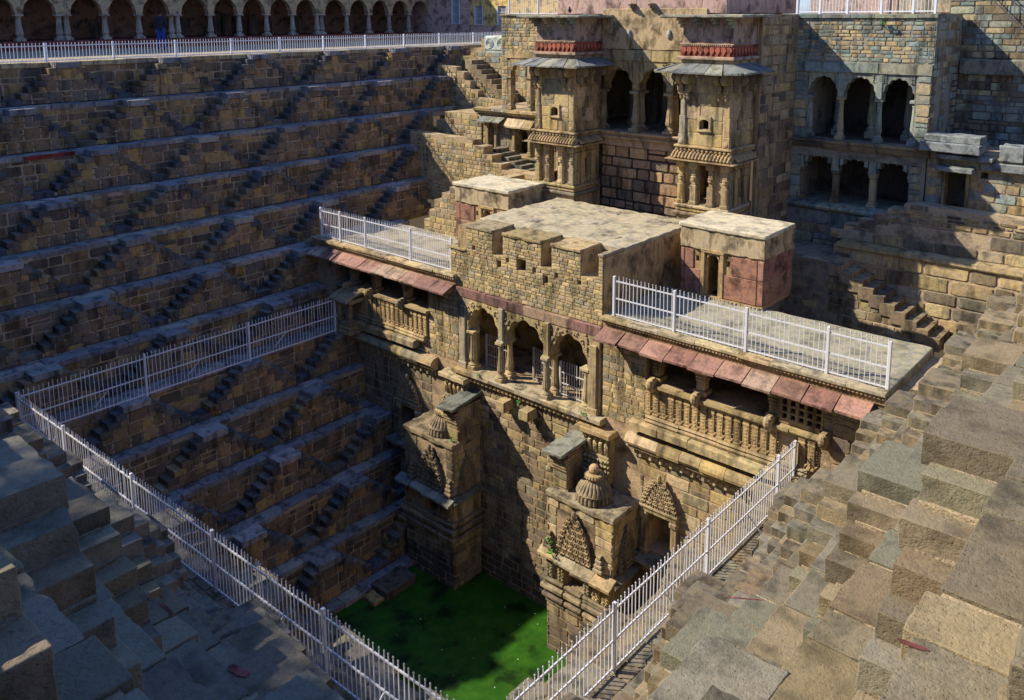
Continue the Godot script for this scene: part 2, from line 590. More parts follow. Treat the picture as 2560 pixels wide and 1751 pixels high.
# a whole block of stone; near ones are hewn one by one
func block(owner: Node, called: String, side: String, s0: float, s1: float, y0: float, y1: float, t0: float, t1: float, p: String) -> void:
	if s1 < s0:
		var t := s0
		s0 = s1; s1 = t
	var a := at_side(side, s0, y0, t0)
	var b := at_side(side, s1, y1, t1)
	var mid := (a + b) * 0.5
	if side != "left" and mid.length() < 13.5:
		var g := Geo.new()
		g.col = tint(p)
		var j := Vector3(rng.randf_range(-1, 1), 0, rng.randf_range(-1, 1)) * 0.012
		var close := mid.length() < 7.5
		var dy := rng.randf_range(-0.02, 0.012) if called != "paving_slab" else 0.0
		g.rough(a + j - Vector3(0, 0.035, 0), b + j + Vector3(0, dy, 0), rng.randf_range(0.005, 0.013), 0.012, 0.05 if close else 0.12, nz)
		geo(owner, called, g, M.hewn)
		return
	var n: Vector3 = SIDES[side].n
	var u := Vector3.UP.cross(n)
	var B := Basis(u * (s1 - s0), Vector3.UP * (y1 - y0), n * (t1 - t0))
	B = Basis(Vector3.UP, rng.randf_range(-0.012, 0.012)) * B
	put(owner, called, Transform3D(B, mid + Vector3.UP * rng.randf_range(-0.012, 0.006) + n * rng.randf_range(-0.012, 0.012)), p, "b")

func slab_row(owner: Node, side: String, s0: float, s1: float, y: float, t0: float, t1: float, thick: float, p: String) -> void:
	var s := s0
	while s < s1 - 0.02:
		var w := rng.randf_range(0.6, 1.25) if side == "left" else rng.randf_range(0.38, 1.0)
		if s1 - s - w < 0.3: w = s1 - s
		block(owner, "paving_slab", side, s + (0.006 if side == "left" else 0.013), s + w - (0.006 if side == "left" else 0.013), y - thick, y + rng.randf_range(-0.008, 0.008), t0, t1 + rng.randf_range(-0.045, 0.03), p)
		s += w

func tier(side: String, k: int, s0: float, s1: float, floor0: float, floor1: float, label: String, facing: bool) -> Node3D:
	var yt: float = Y[k - 1]
	var yb: float = Y[k]
	var t: float = wall_at(side, k - 1)
	var t1: float = wall_at(side, k)
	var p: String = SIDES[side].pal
	var o := thing("stepped_tier", label, "stepped wall", at_side(side, (s0 + s1) * 0.5, yb, t), "stepped tiers round the well")
	var core := Geo.new()
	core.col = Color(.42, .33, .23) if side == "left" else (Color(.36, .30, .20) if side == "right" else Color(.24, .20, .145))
	side_box(core, side, s0, s1, yb - 0.3, yt - 0.10, t - 1.06, t - 0.035)
	side_box(core, side, floor0, floor1, yb - 0.34, yb - (0.055 if side == "left" else 0.022), t - 0.1, t1 - 0.04)
	# terrace at the foot: a row against the wall and a row of edging
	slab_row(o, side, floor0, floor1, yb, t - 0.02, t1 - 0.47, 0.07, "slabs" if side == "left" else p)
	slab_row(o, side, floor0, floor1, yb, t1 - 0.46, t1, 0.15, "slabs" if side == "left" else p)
	# stair flights
	var r := (yt - yb) / 7.0
	var ph: float = SIDES[side].odd + (0.0 if (k - 1) % 2 == 1 else PER * 0.5)
	var i0 := int(ceil((minf(s0, s1) - ph - 0.3) / PER))
	var i1 := int(floor((maxf(s0, s1) - ph + 0.3) / PER))
	var peaks := []
	for i in range(i0, i1 + 1): peaks.append(ph + PER * i + rng.randf_range(-0.05, 0.05))
	var out := t + 0.5
	for sp in peaks:
		var f := part_root(o, "stair_flight")
		var fc := Geo.new()
		fc.col = core.col
		for j in range(1, 8):
			var d := 0.375 + 0.23 * (7 - j)
			side_box(fc, side, maxf(sp - d + 0.07, s0), minf(sp + d - 0.07, s1), yb + r * (j - 1) - 0.02 * (1 if j > 1 else -1), yb + r * j - (0.05 if j < 7 else 0.06), t - 0.05, out - 0.04)
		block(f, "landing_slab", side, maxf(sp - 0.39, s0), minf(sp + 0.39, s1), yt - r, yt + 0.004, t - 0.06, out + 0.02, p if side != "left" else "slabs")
		for sg in [-1.0, 1.0]:
			for j in range(2, 7):
				var d := 0.375 + 0.23 * (7 - j)
				var a: float = sp + sg * (d - rng.randf_range(0.30, 0.37))
				var b: float = sp + sg * d
				if minf(a, b) < s0 or maxf(a, b) > s1: continue
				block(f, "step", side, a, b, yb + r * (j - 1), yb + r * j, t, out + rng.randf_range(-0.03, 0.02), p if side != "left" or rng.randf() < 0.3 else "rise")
		if not facing:
			for sg in [-1.0, 1.0]:
				for j in range(1, 7):
					var e: float = sp + sg * (0.375 + 0.23 * (7 - j - 1) if j < 6 else 0.39)
					var wd: float = rng.randf_range(0.008, 0.026) * sg
					side_box(fc, side, e - sg * 0.05, e + wd, yb + r * j - 0.02, yb + r * j + rng.randf_range(0.004, 0.02), t, out - rng.randf_range(0.02, 0.1))
		if facing:
			for pair in [[1, 2], [3, 4], [5, 6]]:
				var d: float = 0.375 + 0.23 * (7 - pair[1]) - 0.33
				var lo: float = yb + r * (pair[0] - 1)
				var e: float = 0.375 + 0.23 * (7 - pair[0]) - 0.02
				if pair[0] == 1: e = 1.52
				var opt := {"h": Vector2(r * 2.0, r * 2.0), "w": Vector2(0.24, 0.46), "gap": 0.032}
				lay(f, at_side(side, 0, 0, out - 0.045), SIDES[side].n, rect(maxf(sp - d, s0), minf(sp + d, s1), lo, lo + 2.0 * r), p, opt)
				if pair[0] > 1: e = 0.375 + 0.23 * (7 - pair[0]) - 0.33
				opt.h = Vector2(r, r)
				lay(f, at_side(side, 0, 0, out - 0.045), SIDES[side].n, rect(maxf(sp - e, s0), maxf(sp - d, s0), lo, lo + r), p, opt)
				lay(f, at_side(side, 0, 0, out - 0.045), SIDES[side].n, rect(minf(sp + d, s1), minf(sp + e, s1), lo, lo + r), p, opt)
		geo(f, "flight_core", fc, M.mortar)
		# the low tread shared with the next flight
		if sp + 2.2 < s1:
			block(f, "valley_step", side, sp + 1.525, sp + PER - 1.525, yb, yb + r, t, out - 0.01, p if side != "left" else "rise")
		flush(f)
	if facing:
		# wall face above the flights, where it shows between them
		var lo := yb + r * 0.5
		for i in range(-1, peaks.size()):
			var a: float = s0 if i < 0 else peaks[i]
			var b: float = s1 if i + 1 >= peaks.size() else peaks[i + 1]
			a = maxf(a, s0); b = minf(b, s1)
			if b - a < 0.1: continue
			var m := (a + b) * 0.5
			var poly := PackedVector2Array([Vector2(maxf(a, m - 0.34), lo), Vector2(minf(b, m + 0.34), lo), Vector2(b if i + 1 >= peaks.size() else b - 0.36, yt - 0.15), Vector2(a if i < 0 else a + 0.36, yt - 0.15)])
			if i < 0: poly[0] = Vector2(a, lo); poly[1] = Vector2(maxf(a + 0.05, b - 1.5), lo)
			if i + 1 >= peaks.size(): poly[0] = Vector2(minf(a + 1.5, b - 0.05), lo); poly[1] = Vector2(b, lo)
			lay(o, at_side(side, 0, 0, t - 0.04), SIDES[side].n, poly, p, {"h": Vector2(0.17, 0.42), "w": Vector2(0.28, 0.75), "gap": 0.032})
	geo(o, "wall_core", core, M.mortar)
	flush(o)
	return o

func build_well() -> void:
	var ends := [0.0, 33.2, 28.5, 26.4, 24.5, 24.5, 20.7, 17.62, 17.62, 17.62, 17.62, 17.62, 17.62]
	var rends := [0.0, 30.0, 26.5, 26.5, 25.2, 25.2, 24.4, 17.62, 17.62, 17.62, 17.62, 17.62, 17.62]
	for k in range(1, 13):
		var nb := wall_at("near", k - 1)
		var nf := wall_at("near", k)
		var lb := -wall_at("left", k - 1)
		var rb := wall_at("right", k - 1)
		var what := "%s tier from the top of the dark stepped side, " % ORD[k]
		tier("left", k, nb, ends[k], nf, ends[k] if k != 5 else 22.5, what + ("just below the rim fence" if k == 1 else ("behind the spiked terrace fence" if k == 7 else "zigzag stairs in brown stone")), true)
		tier("right", k, -rends[k], -nb, -rends[k], -nf, "%s tier down of the sunlit weathered steps beside the striped fence shadow" % ORD[k], false)
		tier("near", k, rb, lb, rb, lb, "%s tier down of the tree-shaded steps under the viewer" % ORD[k], false)

func build_ground() -> void:
	var g := Geo.new()
	g.col = Color(.36, .30, .22)
	var y := -1.47
	var L := -30.86
	var R := 0.54
	var N := 0.14
	var F := -33.2
	for b in [[-220, L, F, N], [R + 0.0, 200, -30.0, N], [-220, 200, N, 200], [-220, -27.5, -260, F], [-27.5, 200, -260, -30.0]]:
		if b[1] == -27.5: b[1] = -26.0
		if b[0] == -27.5: b[0] = -6.9
		g.box(Vector3(b[0], y - 0.5, b[2]), Vector3(b[1], y - 0.02, b[3]))
	setting("ground", g, M.concrete)
	var names := {"left": "pale edging slabs of the rim under the long high fence", "right": "edging slabs of the rim above the sunlit steps", "near": "edging slabs of the rim above the tree-shaded steps"}
	var reach := {"left": [-0.3, 33.2], "right": [-30.0, -0.3], "near": [-0.1, 30.4]}
	for side in names:
		var t: float = wall_at(side, 0)
		var e: Array = reach[side]
		var o := thing("rim_edging", names[side], "edging", at_side(side, (e[0] + e[1]) * 0.5, y, t))
		slab_row(o, side, e[0], e[1], y, t - 0.52, t + 0.01, 0.16, "ochre" if side == "left" else "grey")
		flush(o)
	var w := Geo.new()
	w.col = Color(.030, .098, .009)
	w.box(Vector3(-20.5, WATER - 0.4, -18.5), Vector3(-9.5, WATER, -11.0))
	setting("pond_water", w, M.water)
	# flecks floating on the algae
	var f := Geo.new()
	f.ball(Vector3.ZERO, Vector3(0.022, 0.008, 0.018), 6, 3)
	f.col = Color(.6, .62, .5)
	for i in f.c.size(): f.c[i] = Color(.34, .40, .26)
	var mm := MultiMesh.new()
	mm.transform_format = MultiMesh.TRANSFORM_3D
	mm.mesh = f.mesh()
	mm.instance_count = 14
	for i in 14:
		var p := Vector3(rng.randf_range(-17.0, -12.6), WATER + 0.004, rng.randf_range(-17.3, -12.8))
		mm.set_instance_transform(i, Transform3D(Basis(Vector3.UP, rng.randf() * TAU).scaled(Vector3.ONE * rng.randf_range(0.5, 1.3)), p))
	var o := MultiMeshInstance3D.new()
	o.multimesh = mm
	o.material_override = M.cloth
	o.name = "floating_debris"
	add_child(o)
	tag(o, "pale flecks of litter floating on the green algae", "debris", "", "stuff")
	# the last ledge at the water on the shaded side, with its two landing steps
	var led := thing("water_landing", "low stone landing with two steps standing in the green water", "steps", Vector3(-18.5, WATER, -15))
	for e in [[-18.7, -17.95, -15.95, -14.75, -16.9, "landing_slab"], [-18.6, -18.05, -14.74, -14.35, -17.05, "step"]]:
		var h := Geo.new()
		h.col = tint("brown")
		h.rough(Vector3(e[0], WATER - 0.3, e[2]), Vector3(e[1], e[4], e[3]), 0.03, 0.02, 0.2, nz)
		geo(led, e[5], h, M.stone)

# ---------------------------------------------------------------- building helpers
func X(sx: float, a: float) -> float: return -15.0 + sx * a

# a wall slab with rectangular openings: axis 2 faces z (u = x), axis 0 faces x (u = z)
func holed(g: Geo, axis: int, u0: float, u1: float, y0: float, y1: float, w0: float, w1: float, holes: Array) -> void:
	var ua := minf(u0, u1)
	var ub := maxf(u0, u1)
	var us := [ua, ub]
	var ys := [y0, y1]
	for h in holes:
		for a in [h.position.x, h.end.x]:
			if a > ua and a < ub and not us.has(a): us.append(a)
		for a in [h.position.y, h.end.y]:
			if a > y0 and a < y1 and not ys.has(a): ys.append(a)
	us.sort(); ys.sort()
	for i in us.size() - 1:
		for j in ys.size() - 1:
			var m := Vector2((us[i] + us[i + 1]) * 0.5, (ys[j] + ys[j + 1]) * 0.5)
			var free := true
			for h in holes:
				if h.has_point(m): free = false
			if not free: continue
			if axis == 2: g.box(Vector3(us[i], ys[j], w0), Vector3(us[i + 1], ys[j + 1], w1))
			else: g.box(Vector3(w0, ys[j], us[i]), Vector3(w1, ys[j + 1], us[i + 1]))

func span_rect(a: float, b: float, c: float, d: float) -> Rect2:
	return Rect2(minf(a, b), minf(c, d), absf(b - a), absf(d - c))

# a moulding: profile of (outward, height) pairs drawn along x from xa to xb in front of the plane z
func bar(g: Geo, xa: float, xb: float, prof: Array, z: float) -> void:
	var p := PackedVector2Array()
	for e in prof: p.append(Vector2(e[0], e[1]))
	var h := Geo.new()
	h.col = g.col
	h.prism(p, -maxf(xa, xb), -minf(xa, xb))
	g.merge(h, Transform3D(Basis(Vector3(0, 0, 1), Vector3(0, 1, 0), Vector3(-1, 0, 0)), Vector3(0, 0, z)))

# the same cut into stones, each a part
func bar_stones(o: Node, called: String, xa: float, xb: float, prof: Array, z: float, p: String, len0: float, gapchance := 0.0) -> void:
	var x := minf(xa, xb)
	var e := maxf(xa, xb)
	while x < e - 0.02:
		var w := len0 * rng.randf_range(0.7, 1.3)
		if e - x - w < len0 * 0.5: w = e - x
		if rng.randf() >= gapchance:
			var g := Geo.new()
			g.col = tint(p)
			var dy := rng.randf_range(-0.012, 0.012)
			var pr := []
			for k in prof: pr.append([k[0] * rng.randf_range(0.94, 1.06), k[1] + dy])
			bar(g, x + 0.006, x + w - 0.006, pr, z + rng.randf_range(-0.012, 0.012))
			geo(o, called, g, M.stone)
		x += w

# turned and fluted column with square foot and head
func column(x: float, z: float, y0: float, y1: float, r: float, c: Color, square := false) -> Geo:
	var g := Geo.new()
	g.col = c
	var h := y1 - y0
	g.cham(Vector3(x - r * 1.65, y0, z - r * 1.65), Vector3(x + r * 1.65, y0 + h * 0.10, z + r * 1.65), 0.015)
	if square:
		g.cham(Vector3(x - r * 1.4, y0 + h * 0.10, z - r * 1.4), Vector3(x + r * 1.4, y0 + h * 0.16, z + r * 1.4), 0.02)
		g.cham(Vector3(x - r * 1.15, y0 + h * 0.16, z - r * 1.15), Vector3(x + r * 1.15, y0 + h * 0.86, z + r * 1.15), 0.03)
		g.cham(Vector3(x - r * 1.4, y0 + h * 0.86, z - r * 1.4), Vector3(x + r * 1.4, y0 + h * 0.93, z + r * 1.4), 0.02)
	else:
		g.lathe(Vector3(x, y0, z), [[r * 1.5, h * .10, false], [r * 1.55, h * .13, false], [r * 1.1, h * .17, false], [r * 0.95, h * .20, false], [r * 1.25, h * .23], [r * 1.35, h * .29], [r * 1.22, h * .37], [r * 0.98, h * .58], [r * 0.86, h * .80], [r * 0.84, h * .84, false], [r * 1.05, h * .86, false], [r * 0.9, h * .89, false], [r * 1.2, h * .94, false]], 24, 12, 0.09)
	g.cham(Vector3(x - r * 1.5, y0 + h * 0.93, z - r * 1.5), Vector3(x + r * 1.5, y1, z + r * 1.5), 0.012)
	return g

# sloping stone eave along x: upper edge at (z0, y0), lower edge at (z1, y1), slab by slab
func eave_x(o: Node, xa: float, xb: float, z0: float, y0: float, z1: float, y1: float, p: String, w0: float, thick := 0.055, flare := 0.0, skip := 0.0) -> void:
	var x := minf(xa, xb)
	var e := maxf(xa, xb)
	var n := int(round((e - x) / w0))
	for i in n:
		var f0 := float(i) / n
		var f1 := float(i + 1) / n
		var a := lerpf(x, e, f0) + rng.randf_range(0.006, 0.022)
		var b := lerpf(x, e, f1) - rng.randf_range(0.006, 0.022)
		var la := lerpf(x - flare, e + flare, f0) + 0.012
		var lb := lerpf(x - flare, e + flare, f1) - 0.012
		var d := rng.randf_range(-0.035, 0.03)
		var t := Vector3(0, thick * rng.randf_range(0.8, 1.2), 0)
		var up := rng.randf_range(-0.012, 0.012)
		var s := signf(z1 - z0)
		var A := Vector3(a, y0 + up, z0)
		var B := Vector3(b, y0 + up, z0)
		var C := Vector3(lb, y1 + up + rng.randf_range(-.01, .01), z1 + s * d)
		var D := Vector3(la, y1 + up, z1 + s * (d + rng.randf_range(-0.03, 0.03)))
		if rng.randf() < skip:
			C = B.lerp(C, 0.7); D = A.lerp(D, 0.8)
		slab6(o, "eave_slab", [A, B, C, D], t, tint(p), M.slate)

func slab6(o: Node, called: String, k: Array, t: Vector3, c: Color, mat: Material) -> void:
	var g := Geo.new()
	g.col = c
	var m: Vector3 = (k[0] + k[1] + k[2] + k[3]) * 0.25 - t * 0.5
	g.qo(k[0], k[1], k[2], k[3], m)
	g.qo(k[0] - t, k[1] - t, k[2] - t, k[3] - t, m)
	for i in 4:
		g.qo(k[i], k[(i + 1) % 4], k[(i + 1) % 4] - t, k[i] - t, m)
	geo(o, called, g, mat)

func eave_z(o: Node, za: float, zb: float, x0: float, y0: float, x1: float, y1: float, p: String, w0: float, thick: float, flare: float) -> void:
	var n := int(round(absf(zb - za) / w0))
	for i in n:
		var a := lerpf(za, zb, float(i) / n) - 0.01
		var b := lerpf(za, zb, float(i + 1) / n) + 0.01
		var la := lerpf(za + flare, zb, float(i) / n) - 0.01
		var lb := lerpf(za + flare, zb, float(i + 1) / n) + 0.01
		var d := rng.randf_range(-0.03, 0.03)
		slab6(o, "eave_slab", [Vector3(x0, y0, a), Vector3(x0, y0, b), Vector3(x1 + d, y1, lb), Vector3(x1 + d, y1, la)], Vector3(0, thick, 0), tint(p), M.slate)

# a strip of raised carving: many small bosses and leaves standing off a ground
func carve(g: Geo, xa: float, xb: float, y0: float, y1: float, z: float, cell: float, d := 0.035) -> void:
	var nx := maxi(1, int((xb - xa) / cell))
	var ny := maxi(1, int((y1 - y0) / cell))
	for i in nx:
		for j in ny:
			var c := Vector3(lerpf(xa, xb, (i + 0.5) / nx), lerpf(y0, y1, (j + 0.5) / ny), z)
			var w := cell * rng.randf_range(0.28, 0.46)
			var k := rng.randi() % 3
			if k == 0: g.ball(c, Vector3(w, w, d * 1.2), 6, 4)
			else:
				var b := Geo.new()
				b.col = g.col
				b.cham(Vector3(-w, -w * 0.55, -0.01), Vector3(w, w * 0.55, d * rng.randf_range(0.7, 1.4)), 0.008)
				g.merge(b, Transform3D(Basis(Vector3(0, 0, 1), rng.randf_range(-0.9, 0.9)), c))

# pointed gable of tiered carving on a front plane
func gable(g: Geo, xc: float, y0: float, w: float, h: float, z: float) -> void:
	var pts := PackedVector2Array()
	for i in 13:
		var t := float(i) / 12.0
		var a := absf(t - 0.5) * 2.0
		pts.append(Vector2(xc + (t - 0.5) * w * 0.94, y0 + h * pow(1.0 - a * a, 0.74) * 0.98))
	pts.append(Vector2(xc + w * 0.5, y0)); pts.append(Vector2(xc - w * 0.5, y0))
	g.prism(pts, z - 0.02, z + 0.04)
	var rows := 7
	for r in rows:
		var yy := y0 + h * r / rows
		var half := w * 0.5 * sqrt(maxf(0.03, 1.0 - pow((float(r) + 0.2) / rows, 1.35)))
		var cells := maxi(1, int(round(half * 2.0 / 0.17)))
		for i in cells:
			var x := xc - half + (i + 0.5) * 2.0 * half / cells
			var cw := half / cells * 0.92
			var ch := h / rows * 0.9
			# small horseshoe: rim, boss and two feet
			var N := 8
			for k in N:
				var a0 := -0.6 + (PI + 1.2) * k / N
				var a1 := -0.6 + (PI + 1.2) * (k + 1) / N
				g.tube(Vector3(x + cos(a0) * cw * 0.8, yy + ch * 0.45 + sin(a0) * ch * 0.45, z + 0.05), Vector3(x + cos(a1) * cw * 0.8, yy + ch * 0.45 + sin(a1) * ch * 0.45, z + 0.05), 0.018, 0.018, 4)
			g.ball(Vector3(x, yy + ch * 0.42, z + 0.05), Vector3(cw * 0.34, ch * 0.3, 0.05), 6, 4)
			if r < 2 or i == 0 or i == cells - 1:
				g.cham(Vector3(x - cw * 0.9, yy - 0.01, z), Vector3(x + cw * 0.9, yy + 0.03, z + 0.10), 0.008)
	g.ball(Vector3(xc, y0 + h + 0.08, z + 0.05), Vector3(0.07, 0.11, 0.06), 8, 5)

# ---------------------------------------------------------------- galleries beside the gate pavilion
func build_gallery(sx: float, label: String) -> void:
	var zf := -17.6
	var o := thing("gallery_wing", label, "gallery", Vector3(X(sx, 6.2), WATER, zf))
	var core := Geo.new()
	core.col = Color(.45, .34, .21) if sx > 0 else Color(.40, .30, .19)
	var nx := 4.55 if sx > 0 else 4.95
	var niche := span_rect(X(sx, nx - 0.38), X(sx, nx + 0.38), -13.75, -12.62)
	var small := span_rect(X(sx, 3.32), X(sx, 3.46), -9.02, -8.86)
	holed(core, 2, X(sx, 2.66), X(sx, 10.4), WATER - 0.4, -9.14, zf - 0.04, zf - 0.75, [niche, small])
	core.box(Vector3(X(sx, 2.66), WATER - 0.4, zf - 0.751), Vector3(X(sx, 10.4), -9.14, zf - 1.9))
	core.box(Vector3(X(sx, 2.66), -9.142, zf - 0.042), Vector3(X(sx, 3.98), -7.93, zf - 1.9))
	core.box(Vector3(X(sx, 8.72), -9.142, zf - 0.042), Vector3(X(sx, 10.4), -7.93, zf - 1.9))
	core.box(Vector3(X(sx, 3.98), -8.42, zf - 0.042), Vector3(X(sx, 8.72), -7.93, zf - 0.5))
	core.box(Vector3(X(sx, 3.98), -9.14, zf - 1.75), Vector3(X(sx, 8.72), -7.93, zf - 1.9))
	core.box(Vector3(X(sx, 2.66), -8.2, zf - 0.3), Vector3(X(sx, 10.2), -7.9, -20.78))
	core.box(Vector3(X(sx, 2.66), -9.4, -19.6), Vector3(X(sx, 9.8), -7.9, -20.76))
	geo(o, "wall_core", core, M.mortar)
	var P := Vector3(0, 0, zf - 0.045)
	var xo: float = 8.6 if sx > 0 else 7.3
	var gab := span_rect(X(sx, nx - 0.55), X(sx, nx + 0.55), -13.9, -11.75)
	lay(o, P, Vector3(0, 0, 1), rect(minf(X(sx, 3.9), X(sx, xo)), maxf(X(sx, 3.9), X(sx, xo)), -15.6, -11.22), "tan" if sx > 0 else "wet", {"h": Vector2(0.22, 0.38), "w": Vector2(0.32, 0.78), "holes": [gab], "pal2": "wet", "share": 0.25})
	lay(o, P, Vector3(0, 0, 1), rect(minf(X(sx, 2.68), X(sx, 4.0)), maxf(X(sx, 2.68), X(sx, 4.0)), -10.5, -8.12), "tan", {"h": Vector2(0.11, 0.19), "w": Vector2(0.16, 0.34), "gap": 0.012, "d": 0.03, "holes": [small], "pal2": "brick", "share": 0.5})
	if sx > 0: lay(o, P, Vector3(0, 0, 1), rect(X(sx, 8.75), X(sx, 9.9), -9.9, -8.0), "wet", {"h": Vector2(0.2, 0.33)})
	var a0 := 3.7
	var a1 := 8.3 if sx > 0 else 7.45
	# carved bands from the roundels up to the sill
	var fr := Geo.new()
	fr.col = tint("tan")
	fr.box(Vector3(X(sx, a0), -11.22, zf - 0.03), Vector3(X(sx, a1), -10.98, zf + 0.03))
	var k := a0 + 0.12
	while k < a1 - 0.1:
		fr.ball(Vector3(X(sx, k), -11.1, zf + 0.05), Vector3(0.065, 0.065, 0.05), 8, 5)
		fr.cham(Vector3(X(sx, k + 0.11), -11.2, zf), Vector3(X(sx, k + 0.19), -11.0, zf + 0.11), 0.012)
		k += 0.3
	geo(o, "roundel_frieze", fr, M.stone)
	bar_stones(o, "moulding_stone", X(sx, a0 - 0.1), X(sx, a1 + 0.1), [[-0.04, -10.98], [0.20, -10.97], [0.22, -10.93], [0.16, -10.90], [0.27, -10.86], [0.30, -10.78], [0.27, -10.68], [0.17, -10.60], [-0.04, -10.57]], zf, "tan", 0.75)
	bar_stones(o, "seat_stone", X(sx, a0), X(sx, a1), [[-0.04, -10.44], [0.24, -10.44], [0.26, -10.42], [0.26, -10.24], [0.22, -10.20], [-0.04, -10.20]], zf, "ochre", 0.95, 0.18)
	var cv := Geo.new()
	cv.col = tint("tan")
	carve(cv, minf(X(sx, a0 + 0.3), X(sx, a1)), maxf(X(sx, a0 + 0.3), X(sx, a1)), -10.58, -10.45, zf - 0.02, 0.1, 0.05)
	geo(o, "leaf_frieze", cv, M.stone)
	bar_stones(o, "carved_course", X(sx, a0 + 0.4), X(sx, a1), [[-0.04, -10.20], [0.10, -10.19], [0.13, -10.12], [0.08, -10.07], [0.12, -10.03], [0.07, -9.99], [-0.04, -9.99]], zf, "tan", 0.8)
	var rs := Geo.new()
	rs.col = Color(.40, .29, .15)
	for q in 4:
		rs.tube(Vector3(0, 0, 0.02), Vector3(cos(PI / 4 + q * PI / 2) * 0.075, sin(PI / 4 + q * PI / 2) * 0.075, 0.03), 0.026, 0.012, 5)
	rs.ball(Vector3(0, 0, 0.03), Vector3(0.03, 0.03, 0.03), 6, 4)
	var rm := rs.mesh()
	var pl := Geo.new()
	pl.col = Color(.42, .31, .16)
	pl.cham(Vector3(-0.078, -0.37, -0.03), Vector3(0.078, 0.37, 0.035), 0.012)
	pl.cham(Vector3(-0.09, -0.37, -0.03), Vector3(0.09, -0.30, 0.05), 0.012)
	pl.cham(Vector3(-0.09, 0.20, -0.03), Vector3(0.09, 0.25, 0.05), 0.012)
	pl.cham(Vector3(-0.09, 0.31, -0.03), Vector3(0.09, 0.37, 0.055), 0.012)
	for q in 6: pl.ball(Vector3(rng.randf_range(-.02, .02), -0.24 + q * 0.085, 0.033), Vector3(0.05, 0.036, 0.013), 6, 4)
	var pm := pl.mesh()
	var aa := 4.12
	var pe := 8.45 if sx > 0 else 7.4
	while aa < pe:
		if not (sx > 0 and aa > 7.58 and aa < 7.95):
			part(o, "panel_pilaster", pm, M.stone, Transform3D(Basis(), Vector3(X(sx, aa), -9.63, zf)))
			part(o, "rosette", rm, M.stone, Transform3D(Basis(), Vector3(X(sx, aa + 0.11), -9.9, zf)))
			var cg := Geo.new()
			cg.col = tint("tan")
			cg.box(Vector3(X(sx, aa + 0.11) - 0.05, -9.85, zf - 0.045), Vector3(X(sx, aa + 0.11) + 0.05, -9.28, zf - 0.02))
			carve(cg, X(sx, aa + 0.11) - 0.045, X(sx, aa + 0.11) + 0.045, -9.8, -9.3, zf - 0.03, 0.06, 0.04)
			geo(o, "panel_carving", cg, M.stone)
		aa += 0.222
	bar_stones(o, "sill_slab", X(sx, 3.96), X(sx, 8.7 if sx > 0 else 8.6), [[-0.55, -9.24], [0.10, -9.24], [0.13, -9.2], [0.12, -9.14], [-0.55, -9.13]], zf, "tan", 1.3)
	# gallery piers, brackets and the pierced screen
	var piers := [4.25, 5.5, 7.36, 8.62] if sx > 0 else [5.15, 6.72, 7.9]
	for a in piers:
		var g := Geo.new()
		g.col = tint("tan")
		var x := X(sx, a)
		g.cham(Vector3(x - 0.17, -9.13, zf - 0.42), Vector3(x + 0.17, -9.0, zf - 0.06), 0.02)
		g.cham(Vector3(x - 0.11, -9.0, zf - 0.36), Vector3(x + 0.11, -8.78, zf - 0.10), 0.02)
		for q in 3: g.cham(Vector3(x - 0.13 - 0.02 * q, -8.78 + 0.085 * q, zf - 0.38 - 0.01 * q), Vector3(x + 0.13 + 0.02 * q, -8.70 + 0.085 * q, zf - 0.08), 0.025)
		g.cham(Vector3(x - 0.2, -8.53, zf - 0.42), Vector3(x + 0.2, -8.42, zf + 0.02), 0.02)
		geo(o, "gallery_pier", g, M.stone)
		var b := Geo.new()
		b.col = tint("tan")
		b.cham(Vector3(x - 0.09, -9.3, zf - 0.05), Vector3(x + 0.09, -8.98, zf + 0.2), 0.04)
		b.ball(Vector3(x, -9.12, zf + 0.2), Vector3(0.1, 0.13, 0.1), 8, 5)
		b.ball(Vector3(x, -9.25, zf + 0.08), Vector3(0.09, 0.12, 0.11), 8, 5)
		geo(o, "lion_bracket", b, M.stone)
	if sx > 0:
		var holes := []
		for i in 5:
			for j in 3: holes.append(span_rect(-7.42 + i * 0.195, -7.30 + i * 0.195, -9.0 + j * 0.17, -8.88 + j * 0.17))
		var sc := Geo.new()
		sc.col = Color(.36, .28, .17)
		holed(sc, 2, -7.52, -6.48, -9.11, -8.42, zf - 0.06, zf - 0.16, holes)
		geo(o, "pierced_screen", sc, M.stone)
	# eave and balcony edge
	eave_x(o, X(sx, 2.74), X(sx, 9.6), zf - 0.04, -7.97, zf + 0.5, -8.19, "rose", 0.72)
	var br := Geo.new()
	br.col = Color(.40, .30, .16)
	for i in 9: br.cham(Vector3(X(sx, 2.95 + i * 0.78) - 0.045, -8.33, zf - 0.04), Vector3(X(sx, 2.95 + i * 0.78) + 0.045, -8.12, zf + 0.22), 0.03)
	br.box(Vector3(X(sx, 2.70), -8.0, zf - 0.08), Vector3(X(sx, 9.8), -7.84, zf + 0.03))
	geo(o, "eave_support", br, M.render)
	var dt := Geo.new()
	dt.col = Color(.40, .31, .18)
	dt.box(Vector3(X(sx, 2.7), -7.845, zf - 0.04), Vector3(X(sx, 9.8), -7.795, zf + 0.07))
	var x2 := 2.72
	while x2 < 9.78:
		dt.cham(Vector3(X(sx, x2), -7.865, zf + 0.0), Vector3(X(sx, x2 + 0.062), -7.80, zf + 0.115), 0.012)
		x2 += 0.088
	geo(o, "dentil_band", dt, M.stone)
	bar_stones(o, "coping_slab", X(sx, 2.7), X(sx, 9.84), [[-0.12, -7.795], [0.13, -7.795], [0.15, -7.77], [0.14, -7.715], [0.11, -7.70], [-0.12, -7.70]], zf, "ochre", 0.95)
	var fl := Geo.new()
	fl.col = Color(.32, .305, .235) if sx > 0 else Color(.36, .32, .24)
	fl.rough(Vector3(X(sx, 2.66), -8.02, zf - 0.125), Vector3(X(sx, 9.85), -7.70, -20.82), 0.05, 0.02, 0.22, nz)
